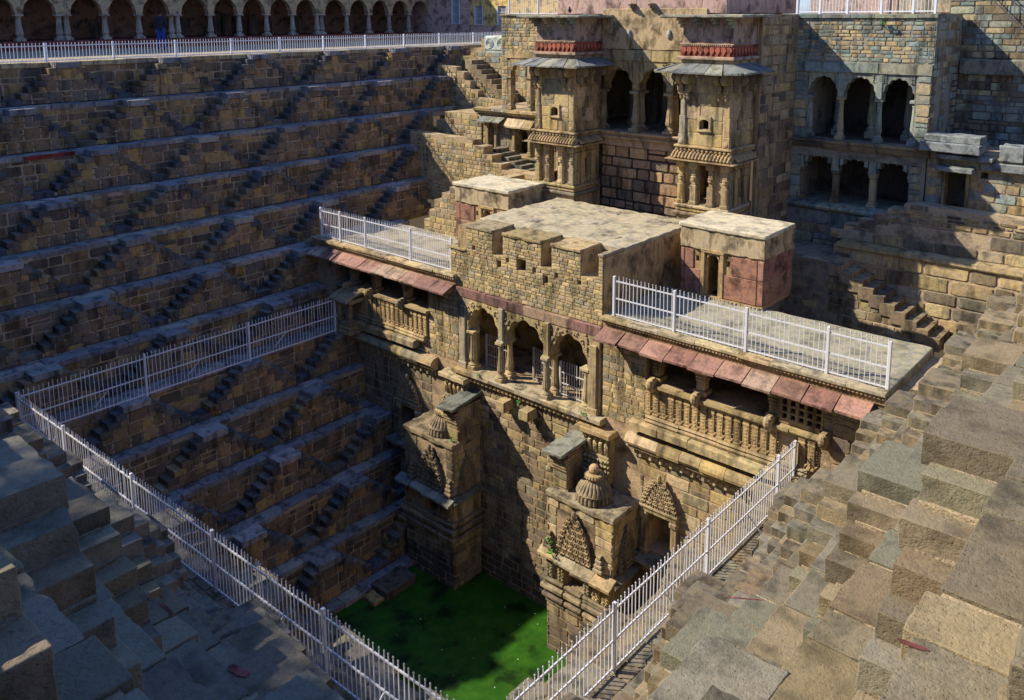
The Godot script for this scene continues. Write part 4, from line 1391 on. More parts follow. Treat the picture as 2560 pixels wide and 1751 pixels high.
# ---------------------------------------------------------------- twin jutting towers
func build_tower(sx: float, label: String) -> void:
	var xa := minf(X(sx, 1.97), X(sx, 3.62))
	var xb := maxf(X(sx, 1.97), X(sx, 3.62))
	var zf := -22.45
	var zb := -24.0
	var xc := (xa + xb) * 0.5
	var o := thing("tower", label, "tower", Vector3(xc, -6.3, -23.2))
	var win := span_rect(xc - 0.15, xc + 0.15, -3.32, -3.02)
	var door := span_rect(xc - 0.2, xc + 0.2, -5.58, -4.42)
	var g := Geo.new()
	g.col = Color(.43, .33, .20)
	# base
	g.box(Vector3(xa, -7.2, zb), Vector3(xb, -5.6, zf))
	# lower storey: a closed room with a door to the front and an opening on the flanks
	holed(g, 2, xa + 0.06, xb - 0.06, -5.6, -4.3, zf - 0.25, zf - 0.10, [door])
	for s in [-1.0, 1.0]:
		var px := xa + 0.06 if s < 0 else xb - 0.06
		holed(g, 0, zb, zf - 0.251, -5.6, -4.3, px - s * 0.14, px, [span_rect(-23.45, -23.02, -5.4, -4.5)])
	g.box(Vector3(xa + 0.2, -5.6, zb), Vector3(xb - 0.2, -4.3, zb + 0.1))
	g.box(Vector3(xa, -4.3, zb), Vector3(xb, -3.86, zf - 0.02))
	# upper body, hollow behind its windows
	holed(g, 2, xa + 0.03, xb - 0.03, -3.86, -1.4, zf - 0.25, zf - 0.03, [win])
	for s in [-1.0, 1.0]:
		var px2 := xa + 0.03 if s < 0 else xb - 0.03
		holed(g, 0, zb, zf - 0.251, -3.86, -1.4, px2 - s * 0.2, px2, [span_rect(-23.12, -22.9, -3.34, -3.02)])
	g.box(Vector3(xa + 0.24, -3.86, zb), Vector3(xb - 0.24, -1.4, zb + 0.1))
	g.box(Vector3(xa, -1.4, zb), Vector3(xb, -1.2, zf - 0.01))
	geo(o, "tower_core", g, M.stone)
	var bx := Geo.new()
	bx.col = Color(.46, .36, .29)
	bx.box(Vector3(xa + 0.02, -0.86, zb), Vector3(xb - 0.02, -0.08, zf - 0.03))
	geo(o, "plaster_box", bx, M.render)
	# base mouldings
	for e in [[-5.98, -5.86, 0.10], [-5.85, -5.74, 0.05], [-5.73, -5.62, 0.09]]:
		var m := Geo.new()
		m.col = tint("tan")
		m.cham(Vector3(xa - e[2], e[0], zb + 0.2), Vector3(xb + e[2], e[1], zf + e[2]), 0.035)
		geo(o, "base_moulding", m, M.stone)
	# four posts across the lower front and two on each flank
	for fx in [0.06, 0.32, 0.66, 0.94]:
		var x := lerpf(xa, xb, fx)
		var p := Geo.new()
		p.col = tint("tan")
		p.cham(Vector3(x - 0.10, -5.62, zf - 0.12), Vector3(x + 0.10, -5.02, zf + 0.04), 0.015)
		p.cham(Vector3(x - 0.125, -5.62, zf - 0.12), Vector3(x + 0.125, -5.5, zf + 0.07), 0.02)
		p.cham(Vector3(x - 0.06, -5.02, zf - 0.12), Vector3(x + 0.06, -4.86, zf + 0.0), 0.01)
		p.lathe(Vector3(x, -4.9, zf - 0.03), [[0.05, 0.0], [0.10, 0.03], [0.09, 0.09], [0.11, 0.12], [0.07, 0.16]], 10)
		p.cham(Vector3(x - 0.075, -4.74, zf - 0.12), Vector3(x + 0.075, -4.52, zf + 0.02), 0.012)
		p.cham(Vector3(x - 0.13, -4.52, zf - 0.12), Vector3(x + 0.13, -4.3, zf + 0.12), 0.04)
		geo(o, "carved_post", p, M.stone)
	for s in [-1.0, 1.0]:
		for z in [-22.62, -22.95, -23.55]:
			var p := Geo.new()
			p.col = tint("tan")
			var px := xa if s < 0 else xb
			p.cham(Vector3(px - s * 0.1, -5.62, z - 0.1), Vector3(px + s * 0.03, -4.32, z + 0.1), 0.02)
			p.cham(Vector3(px - s * 0.1, -4.75, z - 0.13), Vector3(px + s * 0.07, -4.5, z + 0.13), 0.03)
			geo(o, "carved_post", p, M.stone)
	# ribbed canopy: rows of curved ribs
	var nrib := 17
	var rib := Geo.new()
	rib.col = Color(.44, .33, .18)
	for i in 5:
		var t0 := i / 5.0
		var t1 := (i + 1) / 5.0
		rib.tube(Vector3(0, -4.03 - 0.17 * t0 * t0, 0.05 + 0.26 * t0), Vector3(0, -4.03 - 0.17 * t1 * t1, 0.05 + 0.26 * t1), 0.04, 0.04, 6)
	var rmesh := rib.mesh()
	for i in nrib: part(o, "canopy_rib", rmesh, M.stone, Transform3D(Basis(), Vector3(lerpf(xa - 0.15, xb + 0.15, (i + 0.5) / nrib), 0, zf - 0.04)))
	for s in [-1.0, 1.0]:
		for i in 10:
			var px := xa if s < 0 else xb
			part(o, "canopy_rib", rmesh, M.stone, Transform3D(Basis(Vector3.UP, s * PI * 0.5), Vector3(px - s * 0.04, 0, lerpf(zf, zb + 0.3, (i + 0.5) / 10.0))))
	var cn := Geo.new()
	cn.col = Color(.40, .30, .17)
	cn.box(Vector3(xa - 0.14, -4.24, zb), Vector3(xb + 0.14, -4.06, zf + 0.14))
	cn.box(Vector3(xa - 0.30, -4.27, zb + 0.2), Vector3(xb + 0.30, -4.235, zf + 0.30))
	geo(o, "canopy_slab", cn, M.stone)
	var dn := Geo.new()
	dn.col = Color(.43, .33, .18)
	dn.cham(Vector3(xa - 0.12, -3.90, zb + 0.1), Vector3(xb + 0.12, -3.83, zf + 0.12), 0.015)
	for i in 13: dn.cham(Vector3(lerpf(xa - 0.1, xb + 0.1, i / 13.0) + 0.015, -4.01, zf - 0.05), Vector3(lerpf(xa - 0.1, xb + 0.1, (i + 1) / 13.0) - 0.015, -3.9, zf + 0.09), 0.03)
	for s in [-1.0, 1.0]:
		for i in 11:
			var px := xa if s < 0 else xb
			dn.cham(Vector3(px - s * 0.05, -4.01, lerpf(zf + 0.05, zb, i / 11.0) - 0.015), Vector3(px + s * 0.09, -3.9, lerpf(zf + 0.05, zb, (i + 1) / 11.0) + 0.015), 0.03)
	geo(o, "dentil_ledge", dn, M.stone)
	# body facing: panels, corner pilasters, window frames
	lay(o, Vector3(0, 0, zf - 0.035), Vector3(0, 0, 1), rect(xa + 0.25, xb - 0.25, -3.83, -1.75), "tan", {"h": Vector2(0.3, 0.5), "w": Vector2(0.4, 0.8), "gap": 0.012, "d": 0.03, "holes": [win], "name": "facing_slab"})
	for s in [-1.0, 1.0]:
		var px := xa + 0.03 if s < 0 else xb - 0.03
		lay(o, Vector3(px, 0, 0), Vector3(s, 0, 0), rect(-zf + 0.2 if s > 0 else zb, -zb if s > 0 else zf - 0.2, -3.83, -1.75), "tan", {"h": Vector2(0.3, 0.5), "w": Vector2(0.3, 0.6), "gap": 0.012, "d": 0.03, "name": "facing_slab", "holes": [span_rect(22.9, 23.12, -3.34, -3.02)]})
		var x: float = xc + s * (xb - xa) * 0.44
		var p := Geo.new()
		p.col = tint("ochre")
		p.cham(Vector3(x - 0.12, -3.83, zf - 0.15), Vector3(x + 0.12, -3.5, zf + 0.05), 0.02)
		p.cham(Vector3(x - 0.10, -3.5, zf - 0.15), Vector3(x + 0.10, -2.95, zf + 0.03), 0.015)
		p.cham(Vector3(x - 0.075, -2.95, zf - 0.15), Vector3(x + 0.075, -2.4, zf + 0.01), 0.012)
		p.ball(Vector3(x, -3.72, zf + 0.05), Vector3(0.08, 0.08, 0.03), 8, 5)
		geo(o, "corner_pilaster", p, M.stone)
		# brackets with hanging buds, two to a corner
		for q in 2:
			var b := Geo.new()
			b.col = tint("tan")
			var bx2: float = x - s * q * 0.22
			b.cham(Vector3(bx2 - 0.07, -2.0, zf - 0.1), Vector3(bx2 + 0.07, -1.66, zf + 0.34), 0.03)
			b.ball(Vector3(bx2, -1.84, zf + 0.32), Vector3(0.085, 0.15, 0.13), 8, 6)
			b.cham(Vector3(bx2 - 0.06, -2.24, zf - 0.1), Vector3(bx2 + 0.06, -2.0, zf + 0.2), 0.03)
			b.lathe(Vector3(bx2, -2.36, zf + 0.16), [[0.0, 0.0], [0.05, 0.05], [0.03, 0.09], [0.065, 0.13], [0.07, 0.2], [0.03, 0.25], [0.05, 0.28]], 8)
			b.ball(Vector3(bx2, -2.40, zf + 0.10), Vector3(0.05, 0.09, 0.07), 7, 5)
			geo(o, "eave_bracket", b, M.stone)
		for q in [-22.62, -23.0, -23.6]:
			var b2 := Geo.new()
			b2.col = tint("wet")
			var px3 := xa if s < 0 else xb
			b2.cham(Vector3(px3 - s * 0.05, -2.22, q - 0.06), Vector3(px3 + s * 0.2, -1.9, q + 0.06), 0.03)
			b2.cham(Vector3(px3 - s * 0.05, -2.0, q - 0.07), Vector3(px3 + s * 0.34, -1.66, q + 0.07), 0.03)
			b2.ball(Vector3(px3 + s * 0.3, -1.84, q), Vector3(0.13, 0.15, 0.085), 8, 6)
			b2.lathe(Vector3(px3 + s * 0.14, -2.36, q), [[0.0, 0.0], [0.05, 0.05], [0.03, 0.09], [0.065, 0.13], [0.07, 0.2], [0.05, 0.36]], 8)
			geo(o, "eave_bracket", b2, M.stone)
	var wf := Geo.new()
	wf.col = tint("ochre")
	for s in [-1.0, 1.0]: wf.cham(Vector3(xc + s * 0.15, -3.36, zf - 0.08), Vector3(xc + s * 0.22, -2.94, zf + 0.035), 0.01)
	wf.arch(xc - 0.15, xc + 0.15, -3.12, -3.03, -2.94, zf - 0.1, zf + 0.03, 3, 0.06)
	wf.cham(Vector3(xc - 0.24, -3.40, zf - 0.08), Vector3(xc + 0.24, -3.34, zf + 0.05), 0.01)
	geo(o, "window_frame", wf, M.stone)
	# slate eave on three sides
	eave_x(o, xa - 0.06, xb + 0.06, zf - 0.02, -1.40, zf + 0.62, -1.63, "slate", 0.33, 0.05, 0.5, 0.12)
	eave_z(o, zf + 0.0, zb + 0.1, xb, -1.40, xb + 0.62, -1.61, "slate", 0.33, 0.05, 0.5)
	eave_z(o, zf + 0.0, zb + 0.1, xa, -1.40, xa - 0.62, -1.61, "slate", 0.33, 0.05, 0.5)
	for s in [-1.0, 1.0]:
		var px := xa if s < 0 else xb
		slab6(o, "hip_slab", [Vector3(px - s * 0.08, -1.375, zf - 0.08), Vector3(px + s * 0.02, -1.39, zf - 0.1), Vector3(px + s * 0.60, -1.60, zf + 0.54), Vector3(px + s * 0.46, -1.60, zf + 0.60)], Vector3(0, 0.05, 0), tint("slate"), M.slate)
	# red frieze of pointed lozenges, cornice below
	var fr := Geo.new()
	fr.col = Color(.30, .095, .07)
	fr.box(Vector3(xa - 0.02, -1.2, zb), Vector3(xb + 0.02, -0.86, zf + 0.02))
	geo(o, "red_frieze", fr, M.limewash)
	var lz := Geo.new()
	lz.col = Color(.36, .12, .08)
	lz.prism(PackedVector2Array([Vector2(-0.085, 0.02), Vector2(0, -0.13), Vector2(0.085, 0.02), Vector2(0.055, 0.11), Vector2(-0.055, 0.11)]), 0.0, 0.035)
	var lm := lz.mesh()
	for i in 9: part(o, "frieze_lozenge", lm, M.limewash, Transform3D(Basis(), Vector3(lerpf(xa, xb, (i + 0.5) / 9.0), -1.04, zf + 0.02)))
	for s in [-1.0, 1.0]:
		for i in 8: part(o, "frieze_lozenge", lm, M.limewash, Transform3D(Basis(Vector3.UP, s * PI * 0.5), Vector3((xa - 0.02) if s < 0 else (xb + 0.02), -1.04, lerpf(zf, zb, (i + 0.5) / 8.0))))
	var co := Geo.new()
	co.col = Color(.40, .30, .22)
	co.cham(Vector3(xa - 0.10, -1.30, zb), Vector3(xb + 0.10, -1.20, zf + 0.10), 0.02)
	co.cham(Vector3(xa - 0.05, -0.87, zb), Vector3(xb + 0.05, -0.83, zf + 0.05), 0.012)
	for i in 26: co.cham(Vector3(lerpf(xa, xb, i / 26.0) + 0.01, -0.905, zf), Vector3(lerpf(xa, xb, (i + 1) / 26.0) - 0.01, -0.87, zf + 0.045), 0.006)
	geo(o, "frieze_cornice", co, M.stone)
	var ts := Geo.new()
	ts.col = Color(.30, .30, .24)
	ts.rough(Vector3(xa - 0.48, -0.09, zb), Vector3(xb + 0.5, 0.0, zf + 0.48), 0.025, 0.03, 0.2, nz)
	geo(o, "top_slab", ts, M.slate)
	for fx in [0.02, 0.35, 0.68, 0.98]:
		var k := Geo.new()
		k.col = tint("teal")
		var x2 := lerpf(xa, xb, fx)
		for q in 3: k.cham(Vector3(x2 - 0.045, -0.38 + q * 0.1, zf - 0.05), Vector3(x2 + 0.045, -0.28 + q * 0.1, zf + 0.12 + q * 0.12), 0.02)
		geo(o, "slab_bracket", k, M.stone)
	flush(o)

# ---------------------------------------------------------------- block between the towers
func build_middle() -> void:
	var zf := -23.9
	var o := thing("palace_block", "stained palace wall and arched hall between the twin towers", "palace", Vector3(-15, -7, -25))
	var g := Geo.new()
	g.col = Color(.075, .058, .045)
	g.box(Vector3(-17.0, -7.3, zf - 0.045), Vector3(-13.0, -4.16, zf - 1.0))
	geo(o, "lower_wall_core", g, M.mortar)
	lay(o, Vector3(0, 0, zf - 0.05), Vector3(0, 0, 1), rect(-16.9, -13.1, -6.9, -4.35), "stained", {"h": Vector2(0.28, 0.46), "w": Vector2(0.3, 0.75), "gap": 0.05, "d": 0.04})
	var led := Geo.new()
	led.col = tint("stained")
	led.box(Vector3(-17.0, -4.36, zf - 0.3), Vector3(-13.0, -4.1, zf + 0.02))
	led.cham(Vector3(-17.0, -4.1, zf - 0.3), Vector3(-13.0, -4.02, zf + 0.14), 0.02)
	for i in 40: led.cham(Vector3(-17.0 + i * 0.1 + 0.012, -4.02, zf - 0.02), Vector3(-17.0 + i * 0.1 + 0.088, -3.92, zf + 0.13), 0.025)
	led.cham(Vector3(-17.0, -3.93, zf - 0.4), Vector3(-13.0, -3.85, zf + 0.2), 0.02)
	geo(o, "carved_ledge", led, M.stone)
	var fl := Geo.new()
	fl.col = Color(.30, .26, .2)
	fl.box(Vector3(-18.6, -4.16, zf - 0.3), Vector3(-11.3, -3.86, -29.4))
	geo(o, "hall_floor", fl, M.concrete)
	var w := Geo.new()
	w.col = Color(.40, .30, .18)
	w.box(Vector3(-18.7, -3.86, -28.0), Vector3(-11.2, -1.5, -28.3))
	w.box(Vector3(-18.65, -1.5, zf - 0.05), Vector3(-11.3, -1.45, -28.3))
	for s in [-1.0, 1.0]: w.box(Vector3(-15 + s * 3.66, -3.86, -24.0), Vector3(-15 + s * 3.58, -1.5, -28.0))
	geo(o, "hall_walls", w, M.stone)
	for x in [-15.58, -14.28]:
		for z in [zf - 0.1, zf - 0.42]: geo(o, "column", column(x, z, -3.85, -2.48, 0.115, tint("tan")), M.stone)
		var up := Geo.new()
		up.col = tint("tan")
		up.cham(Vector3(x - 0.13, -2.5, zf - 0.5), Vector3(x + 0.13, -1.5, zf - 0.02), 0.02)
		up.ball(Vector3(x, -2.35, zf - 0.02), Vector3(0.13, 0.16, 0.06), 8, 5)
		geo(o, "column_block", up, M.stone)
	for x in [-16.6, -15.3, -14.0, -13.2]:
		for z in [-25.4, -26.8]: geo(o, "column", column(x, z, -3.85, -1.5, 0.11, tint("wet")), M.stone)
	for x in [-16.9, -13.1]: geo(o, "column", column(x, zf - 0.12, -3.85, -2.48, 0.1, tint("wet")), M.stone)
	for e in [[-16.85, -15.7], [-15.46, -14.4], [-14.16, -13.1]]:
		var ar := Geo.new()
		ar.col = tint("tan")
		ar.arch(e[0], e[1], -2.48, -1.72, -1.5, zf - 0.45, zf - 0.05, 5, 0.1)
		carve(ar, e[0], e[0] + 0.2, -1.95, -1.55, zf - 0.05, 0.07, 0.03)
		carve(ar, e[1] - 0.2, e[1], -1.95, -1.55, zf - 0.05, 0.07, 0.03)
		geo(o, "lobed_arch", ar, M.stone)
	bar_stones(o, "lintel", -16.95, -13.05, [[-0.5, -1.5], [-0.005, -1.5], [0.0, -1.49], [0.0, -1.15], [-0.5, -1.14]], zf, "tan", 1.3)
	var pw := Geo.new()
	pw.col = Color(.50, .40, .25)
	pw.rough(Vector3(-16.97, -1.14, -29.3), Vector3(-13.03, 0.2, zf - 0.02), 0.03, 0.035, 0.2, nz)
	geo(o, "stained_plaster", pw, M.render)
	var pk := Geo.new()
	pk.col = Color(.52, .38, .34)
	pk.rough(Vector3(-18.9, 0.02, -29.3), Vector3(-12.4, 0.62, zf - 0.08), 0.03, 0.03, 0.3, nz)
	geo(o, "pink_plaster", pk, M.render)
	for s in [-1.0, 1.0]:
		var px: float = -15.0 + s * 3.66
		var fk := Geo.new()
		fk.col = Color(.34, .25, .15)
		fk.box(Vector3(px, -7.3, -23.95), Vector3(px + s * 0.1, 0.0, -26.5))
		geo(o, "flank_core", fk, M.mortar)
		lay(o, Vector3(px + s * 0.095, 0, 0), Vector3(s, 0, 0), rect(24.0 if s > 0 else -26.45, 26.45 if s > 0 else -24.0, -7.2, -0.05), "wet" if s > 0 else "tan", {"h": Vector2(0.25, 0.4), "w": Vector2(0.3, 0.7), "pal2": "tan", "share": 0.4, "holes": [span_rect(24.6, 24.75, -3.0, -2.6), span_rect(25.1, 25.25, -1.95, -1.6)]})
	for x in [-15.7, -14.95]:
		var sp := Geo.new()
		sp.col = tint("wet")
		for q in 3: sp.cham(Vector3(x - 0.06, 0.12 + q * 0.08, zf - 0.1), Vector3(x + 0.06, 0.2 + q * 0.08, zf + 0.06 + q * 0.09), 0.02)
		geo(o, "spout_bracket", sp, M.stone)
	for x in [-15.85, -14.35]:
		var ov := Geo.new()
		ov.col = Color(.42, .44, .40)
		ov.ball(Vector3(x, -0.62, zf), Vector3(0.09, 0.16, 0.06), 10, 6)
		geo(o, "oval_boss", ov, M.stone)
	flush(o)

# ---------------------------------------------------------------- arcaded wings at the back
func build_wing_right() -> void:
	var zf := -26.5
	var o := thing("arcade_wing", "two-storey arcaded wing of greenish stone, three arches to a floor", "palace wing", Vector3(-9.2, -7.2, -27.5))
	var g := Geo.new()
	g.col = Color(.30, .30, .25)
	var slits := []
	for x in [-10.95, -9.84, -8.7, -7.58]: slits.append(span_rect(x - 0.04, x + 0.04, -4.72, -4.42))
	g.box(Vector3(-11.3, -1.46, zf - 0.04), Vector3(-7.18, -0.0, -29.2))
	g.box(Vector3(-11.3, -4.16, zf - 0.08), Vector3(-7.18, -3.88, -29.2))
	g.box(Vector3(-11.3, -6.2, zf - 0.04), Vector3(-7.18, -5.9, -29.2))
	g.col = Color(.11, .10, .085)  # inner walls painted dark, the shade of the rooms in their colour
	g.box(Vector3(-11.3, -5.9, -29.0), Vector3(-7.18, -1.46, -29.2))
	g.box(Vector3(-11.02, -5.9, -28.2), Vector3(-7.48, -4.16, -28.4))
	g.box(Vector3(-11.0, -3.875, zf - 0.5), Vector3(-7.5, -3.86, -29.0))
	g.col = Color(.30, .30, .25)
	g.box(Vector3(-11.3, -5.9, zf - 0.04), Vector3(-11.02, -4.16, -28.6))
	g.box(Vector3(-11.3, -3.88, zf - 0.04), Vector3(-10.82, -1.46, -28.6))
	g.box(Vector3(-7.62, -3.88, zf - 0.04), Vector3(-7.2, -1.46, -28.6))
	g.box(Vector3(-7.48, -5.9, zf - 0.04), Vector3(-7.2, -4.16, -28.6))
	holed(g, 2, -11.02, -7.48, -4.43, -4.161, zf - 0.4, zf - 0.03, slits)
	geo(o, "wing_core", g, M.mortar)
	# brickwork above, jambs beside the arches
	var pocks := [span_rect(-10.3, -10.22, -0.85, -0.74), span_rect(-9.2, -9.12, -0.86, -0.76), span_rect(-8.0, -7.92, -0.88, -0.78), span_rect(-11.22, -11.12, -0.5, -0.0), span_rect(-10.88, -10.78, -0.45, 0.0), span_rect(-9.86, -9.76, -0.45, 0.0), span_rect(-8.68, -8.58, -0.42, 0.0)]
	lay(o, Vector3(0, 0, zf - 0.045), Vector3(0, 0, 1), rect(-11.28, -7.2, -1.42, -0.12), "teal", {"h": Vector2(0.09, 0.16), "w": Vector2(0.14, 0.36), "gap": 0.022, "holes": pocks, "pal2": "ochre", "share": 0.3})
	for e in [[-11.28, -10.85], [-7.6, -7.2]]:
		lay(o, Vector3(0, 0, zf - 0.045), Vector3(0, 0, 1), rect(e[0], e[1], -3.84, -1.78), "teal", {"h": Vector2(0.25, 0.4), "w": Vector2(0.3, 0.5), "d": 0.04})
		lay(o, Vector3(0, 0, zf - 0.045), Vector3(0, 0, 1), rect(e[0], e[1] - 0.08, -5.85, -4.45), "teal", {"h": Vector2(0.25, 0.4), "w": Vector2(0.3, 0.5), "d": 0.04})
	bar_stones(o, "lintel", -11.28, -7.2, [[-0.3, -1.76], [0.02, -1.76], [0.02, -1.46], [-0.3, -1.45]], zf, "teal", 1.2)
	bar_stones(o, "coping", -11.3, -7.15, [[-0.4, -0.12], [0.03, -0.12], [0.04, -0.02], [-0.4, 0.01]], zf, "teal", 1.0)
	bar_stones(o, "ledge_slab", -11.3, -7.1, [[-0.1, -4.16], [0.05, -4.15], [0.12, -4.04], [0.09, -4.0], [0.16, -3.95], [0.16, -3.88], [-0.1, -3.87]], zf, "wet", 1.1)
	bar_stones(o, "floor_edge", -11.3, -7.2, [[-0.1, -6.1], [0.28, -6.08], [0.32, -6.0], [0.28, -5.94], [-0.1, -5.88]], zf, "teal", 1.0)
	for x in [-9.8, -8.65]:
		geo(o, "column", column(x, zf - 0.16, -3.87, -2.52, 0.08, tint("teal")), M.stone)
		var up := Geo.new()
		up.col = tint("teal")
		up.cham(Vector3(x - 0.095, -2.54, zf - 0.35), Vector3(x + 0.095, -1.76, zf - 0.01), 0.02)
		geo(o, "column_block", up, M.stone)
	for x in [-10.8, -7.64]: geo(o, "column", column(x, zf - 0.2, -3.87, -2.52, 0.09, tint("teal")), M.stone)
	for x in [-10.25, -9.2, -8.1]: geo(o, "column", column(x, zf - 1.2, -3.87, -1.9, 0.1, tint("teal")), M.stone)
	for e in [[-10.84, -9.87], [-9.73, -8.72], [-8.58, -7.63]]:
		var ar := Geo.new()
		ar.col = tint("teal")
		ar.arch(e[0], e[1], -2.54, -1.88, -1.76, zf - 0.33, zf - 0.04, 7, 0.07)
		carve(ar, e[0], e[0] + 0.16, -2.05, -1.8, zf - 0.04, 0.06, 0.03)
		carve(ar, e[1] - 0.16, e[1], -2.05, -1.8, zf - 0.04, 0.06, 0.03)
		geo(o, "lobed_arch", ar, M.stone)
	for x in [-10.95, -9.84, -8.7, -7.56]:
		geo(o, "square_column", column(x, zf - 0.2, -5.88, -4.82, 0.085, tint("teal" if x > -9 else "wet"), true), M.stone)
	for e in [[-10.86, -9.93], [-9.75, -8.79], [-8.61, -7.65]]:
		var sa := Geo.new()
		sa.col = tint("teal")
		sa.arch(e[0], e[1], -4.86, -4.36, -4.28, zf - 0.33, zf - 0.05, 5, 0.2)
		sa.box(Vector3(e[0] - 0.09, -4.84, zf - 0.32), Vector3(e[0] - 0.001, -4.29, zf - 0.06))
		sa.box(Vector3(e[1] + 0.001, -4.84, zf - 0.32), Vector3(e[1] + 0.09, -4.29, zf - 0.06))
		geo(o, "scalloped_arch", sa, M.stone)
	# plinth wall down to the court
	var pw := Geo.new()
	pw.col = Color(.24, .23, .20)
	pw.box(Vector3(-12.4, -7.5, zf + 0.2), Vector3(-6.2, -6.11, zf - 1.0))
	geo(o, "plinth_core", pw, M.mortar)
	lay(o, Vector3(0, 0, zf + 0.19), Vector3(0, 0, 1), rect(-11.0, -6.4, -7.2, -6.12), "teal", {"h": Vector2(0.28, 0.4), "w": Vector2(0.5, 1.1), "pal2": "wet", "share": 0.3})
	# outer flank with blind arches
	lay(o, Vector3(-7.185, 0, 0), Vector3(1, 0, 0), rect(26.55, 29.1, -3.8, -0.1), "teal", {"h": Vector2(0.14, 0.26), "w": Vector2(0.2, 0.5), "pal2": "wet", "share": 0.5, "holes": [span_rect(26.9, 27.5, -3.8, -2.0), span_rect(27.9, 28.5, -3.8, -2.0)]})
	flush(o)

func build_wing_left() -> void:
	var zf := -26.5
	var o := thing("palace_wing", "broken sunlit wing with one open lobed arch over two small doorways", "palace wing", Vector3(-22, -7, -27.5))
	var g := Geo.new()
	g.col = Color(.44, .35, .22)
	holed(g, 2, -23.85, -18.5, -3.86, 0.0, zf - 0.35, zf - 0.045, [span_rect(-23.36, -22.5, -3.84, -1.78), span_rect(-22.3, -21.4, -3.84, -1.78)])
	holed(g, 2, -24.95, -18.5, -5.72, -4.1, zf - 0.4, zf - 0.045, [span_rect(-24.56, -24.2, -5.66, -4.4), span_rect(-23.05, -22.35, -5.66, -4.45)])
	g.box(Vector3(-24.95, -7.6, zf - 0.05), Vector3(-18.5, -5.721, -28.4))
	g.box(Vector3(-24.95, -4.11, zf - 0.05), Vector3(-18.5, -3.861, -29.5))
	g.box(Vector3(-24.95, -5.72, -27.7), Vector3(-18.5, -4.1, -28.0))
	g.box(Vector3(-21.3, -3.86, zf - 0.36), Vector3(-18.5, -0.05, -29.3))
	geo(o, "wing_core", g, M.mortar)
	var A := [span_rect(-23.5, -22.36, -3.9, -1.7), span_rect(-22.36, -18.6, -3.9, -1.7), span_rect(-22.9, -22.8, -1.3, -1.15)]
	lay(o, Vector3(0, 0, zf - 0.05), Vector3(0, 0, 1), rect(-23.85, -18.6, -3.84, 0.0), "teal", {"h": Vector2(0.1, 0.2), "w": Vector2(0.15, 0.42), "gap": 0.018, "holes": A, "pal2": "brick", "share": 0.65})
	lay(o, Vector3(0, 0, zf - 0.05), Vector3(0, 0, 1), rect(-24.95, -21.6, -5.7, -4.15), "tan", {"h": Vector2(0.2, 0.34), "w": Vector2(0.25, 0.5), "holes": [span_rect(-24.7, -24.1, -5.7, -4.3), span_rect(-23.2, -22.2, -5.7, -4.3)]})
	var ar := Geo.new()
	ar.col = tint("tan")
	ar.arch(-23.36, -22.5, -2.5, -1.9, -1.72, zf - 0.3, zf - 0.02, 5, 0.1)
	geo(o, "lobed_arch", ar, M.stone)
	var ar2 := Geo.new()
	ar2.col = tint("tan")
	ar2.arch(-22.3, -21.4, -2.5, -1.9, -1.72, zf - 0.3, zf - 0.02, 5, 0.1)
	geo(o, "lobed_arch", ar2, M.stone)
	bar_stones(o, "lintel", -23.6, -21.2, [[-0.2, -1.72], [0.02, -1.72], [0.02, -1.44], [-0.2, -1.43]], zf, "ochre", 1.0)
	for e in [[-23.45, zf - 0.15], [-22.4, zf - 0.15], [-22.6, zf - 1.2], [-21.3, zf - 0.15]]: geo(o, "column", column(e[0], e[1], -3.86, -2.46, 0.1, tint("tan")), M.stone)
	bar_stones(o, "ledge_slab", -25.3, -18.8, [[-0.1, -4.12], [0.06, -4.1], [0.14, -4.0], [0.2, -3.97], [0.2, -3.87], [-0.1, -3.86]], zf, "ochre", 1.0)
	var dn := Geo.new()
	dn.col = tint("tan")
	for i in 22: dn.cham(Vector3(-23.9 + i * 0.11, -4.08, zf), Vector3(-23.82 + i * 0.11, -3.98, zf + 0.12), 0.025)
	geo(o, "dentil_band", dn, M.stone)
	for x in [-24.62, -24.14, -23.12, -22.28]:
		var p := column(x, zf + 0.0, -5.7, -4.55, 0.07, tint("tan"), true)
		p.cham(Vector3(x - 0.12, -4.6, zf - 0.1), Vector3(x + 0.12, -4.34, zf + 0.16), 0.04)
		geo(o, "door_post", p, M.stone)
	for x in [-23.02, -22.38]:
		var b := Geo.new()
		b.col = tint("tan")
		var s := 1.0 if x < -22.7 else -1.0
		for q in 4: b.cham(Vector3(x - s * 0.03, -4.86 + q * 0.1, zf - 0.3), Vector3(x + s * (0.08 + 0.07 * q), -4.77 + q * 0.1, zf - 0.02), 0.015)
		geo(o, "stepped_corbel", b, M.stone)
	eave_x(o, -24.9, -23.6, zf + 0.02, -4.2, zf + 0.42, -4.38, "slate", 0.45, 0.05)
	eave_x(o, -23.5, -22.0, zf + 0.02, -4.2, zf + 0.3, -4.5, "tan", 0.6, 0.06)
	bar_stones(o, "floor_edge", -24.7, -18.6, [[-0.1, -5.9], [0.2, -5.88], [0.26, -5.8], [0.26, -5.74], [-0.1, -5.71]], zf, "tan", 1.0)
	bar_stones(o, "bench_stone", -23.9, -18.9, [[-0.1, -6.4], [0.75, -6.4], [0.8, -6.3], [0.8, -6.02], [0.7, -5.96], [-0.1, -5.95]], zf, "grey", 1.6)
	bar_stones(o, "coping", -23.88, -18.6, [[-0.4, -0.02], [0.03, -0.02], [0.04, 0.03], [-0.4, 0.05]], zf, "teal", 0.8)
	# stone roof slab bridging to the tower
	flush(o)

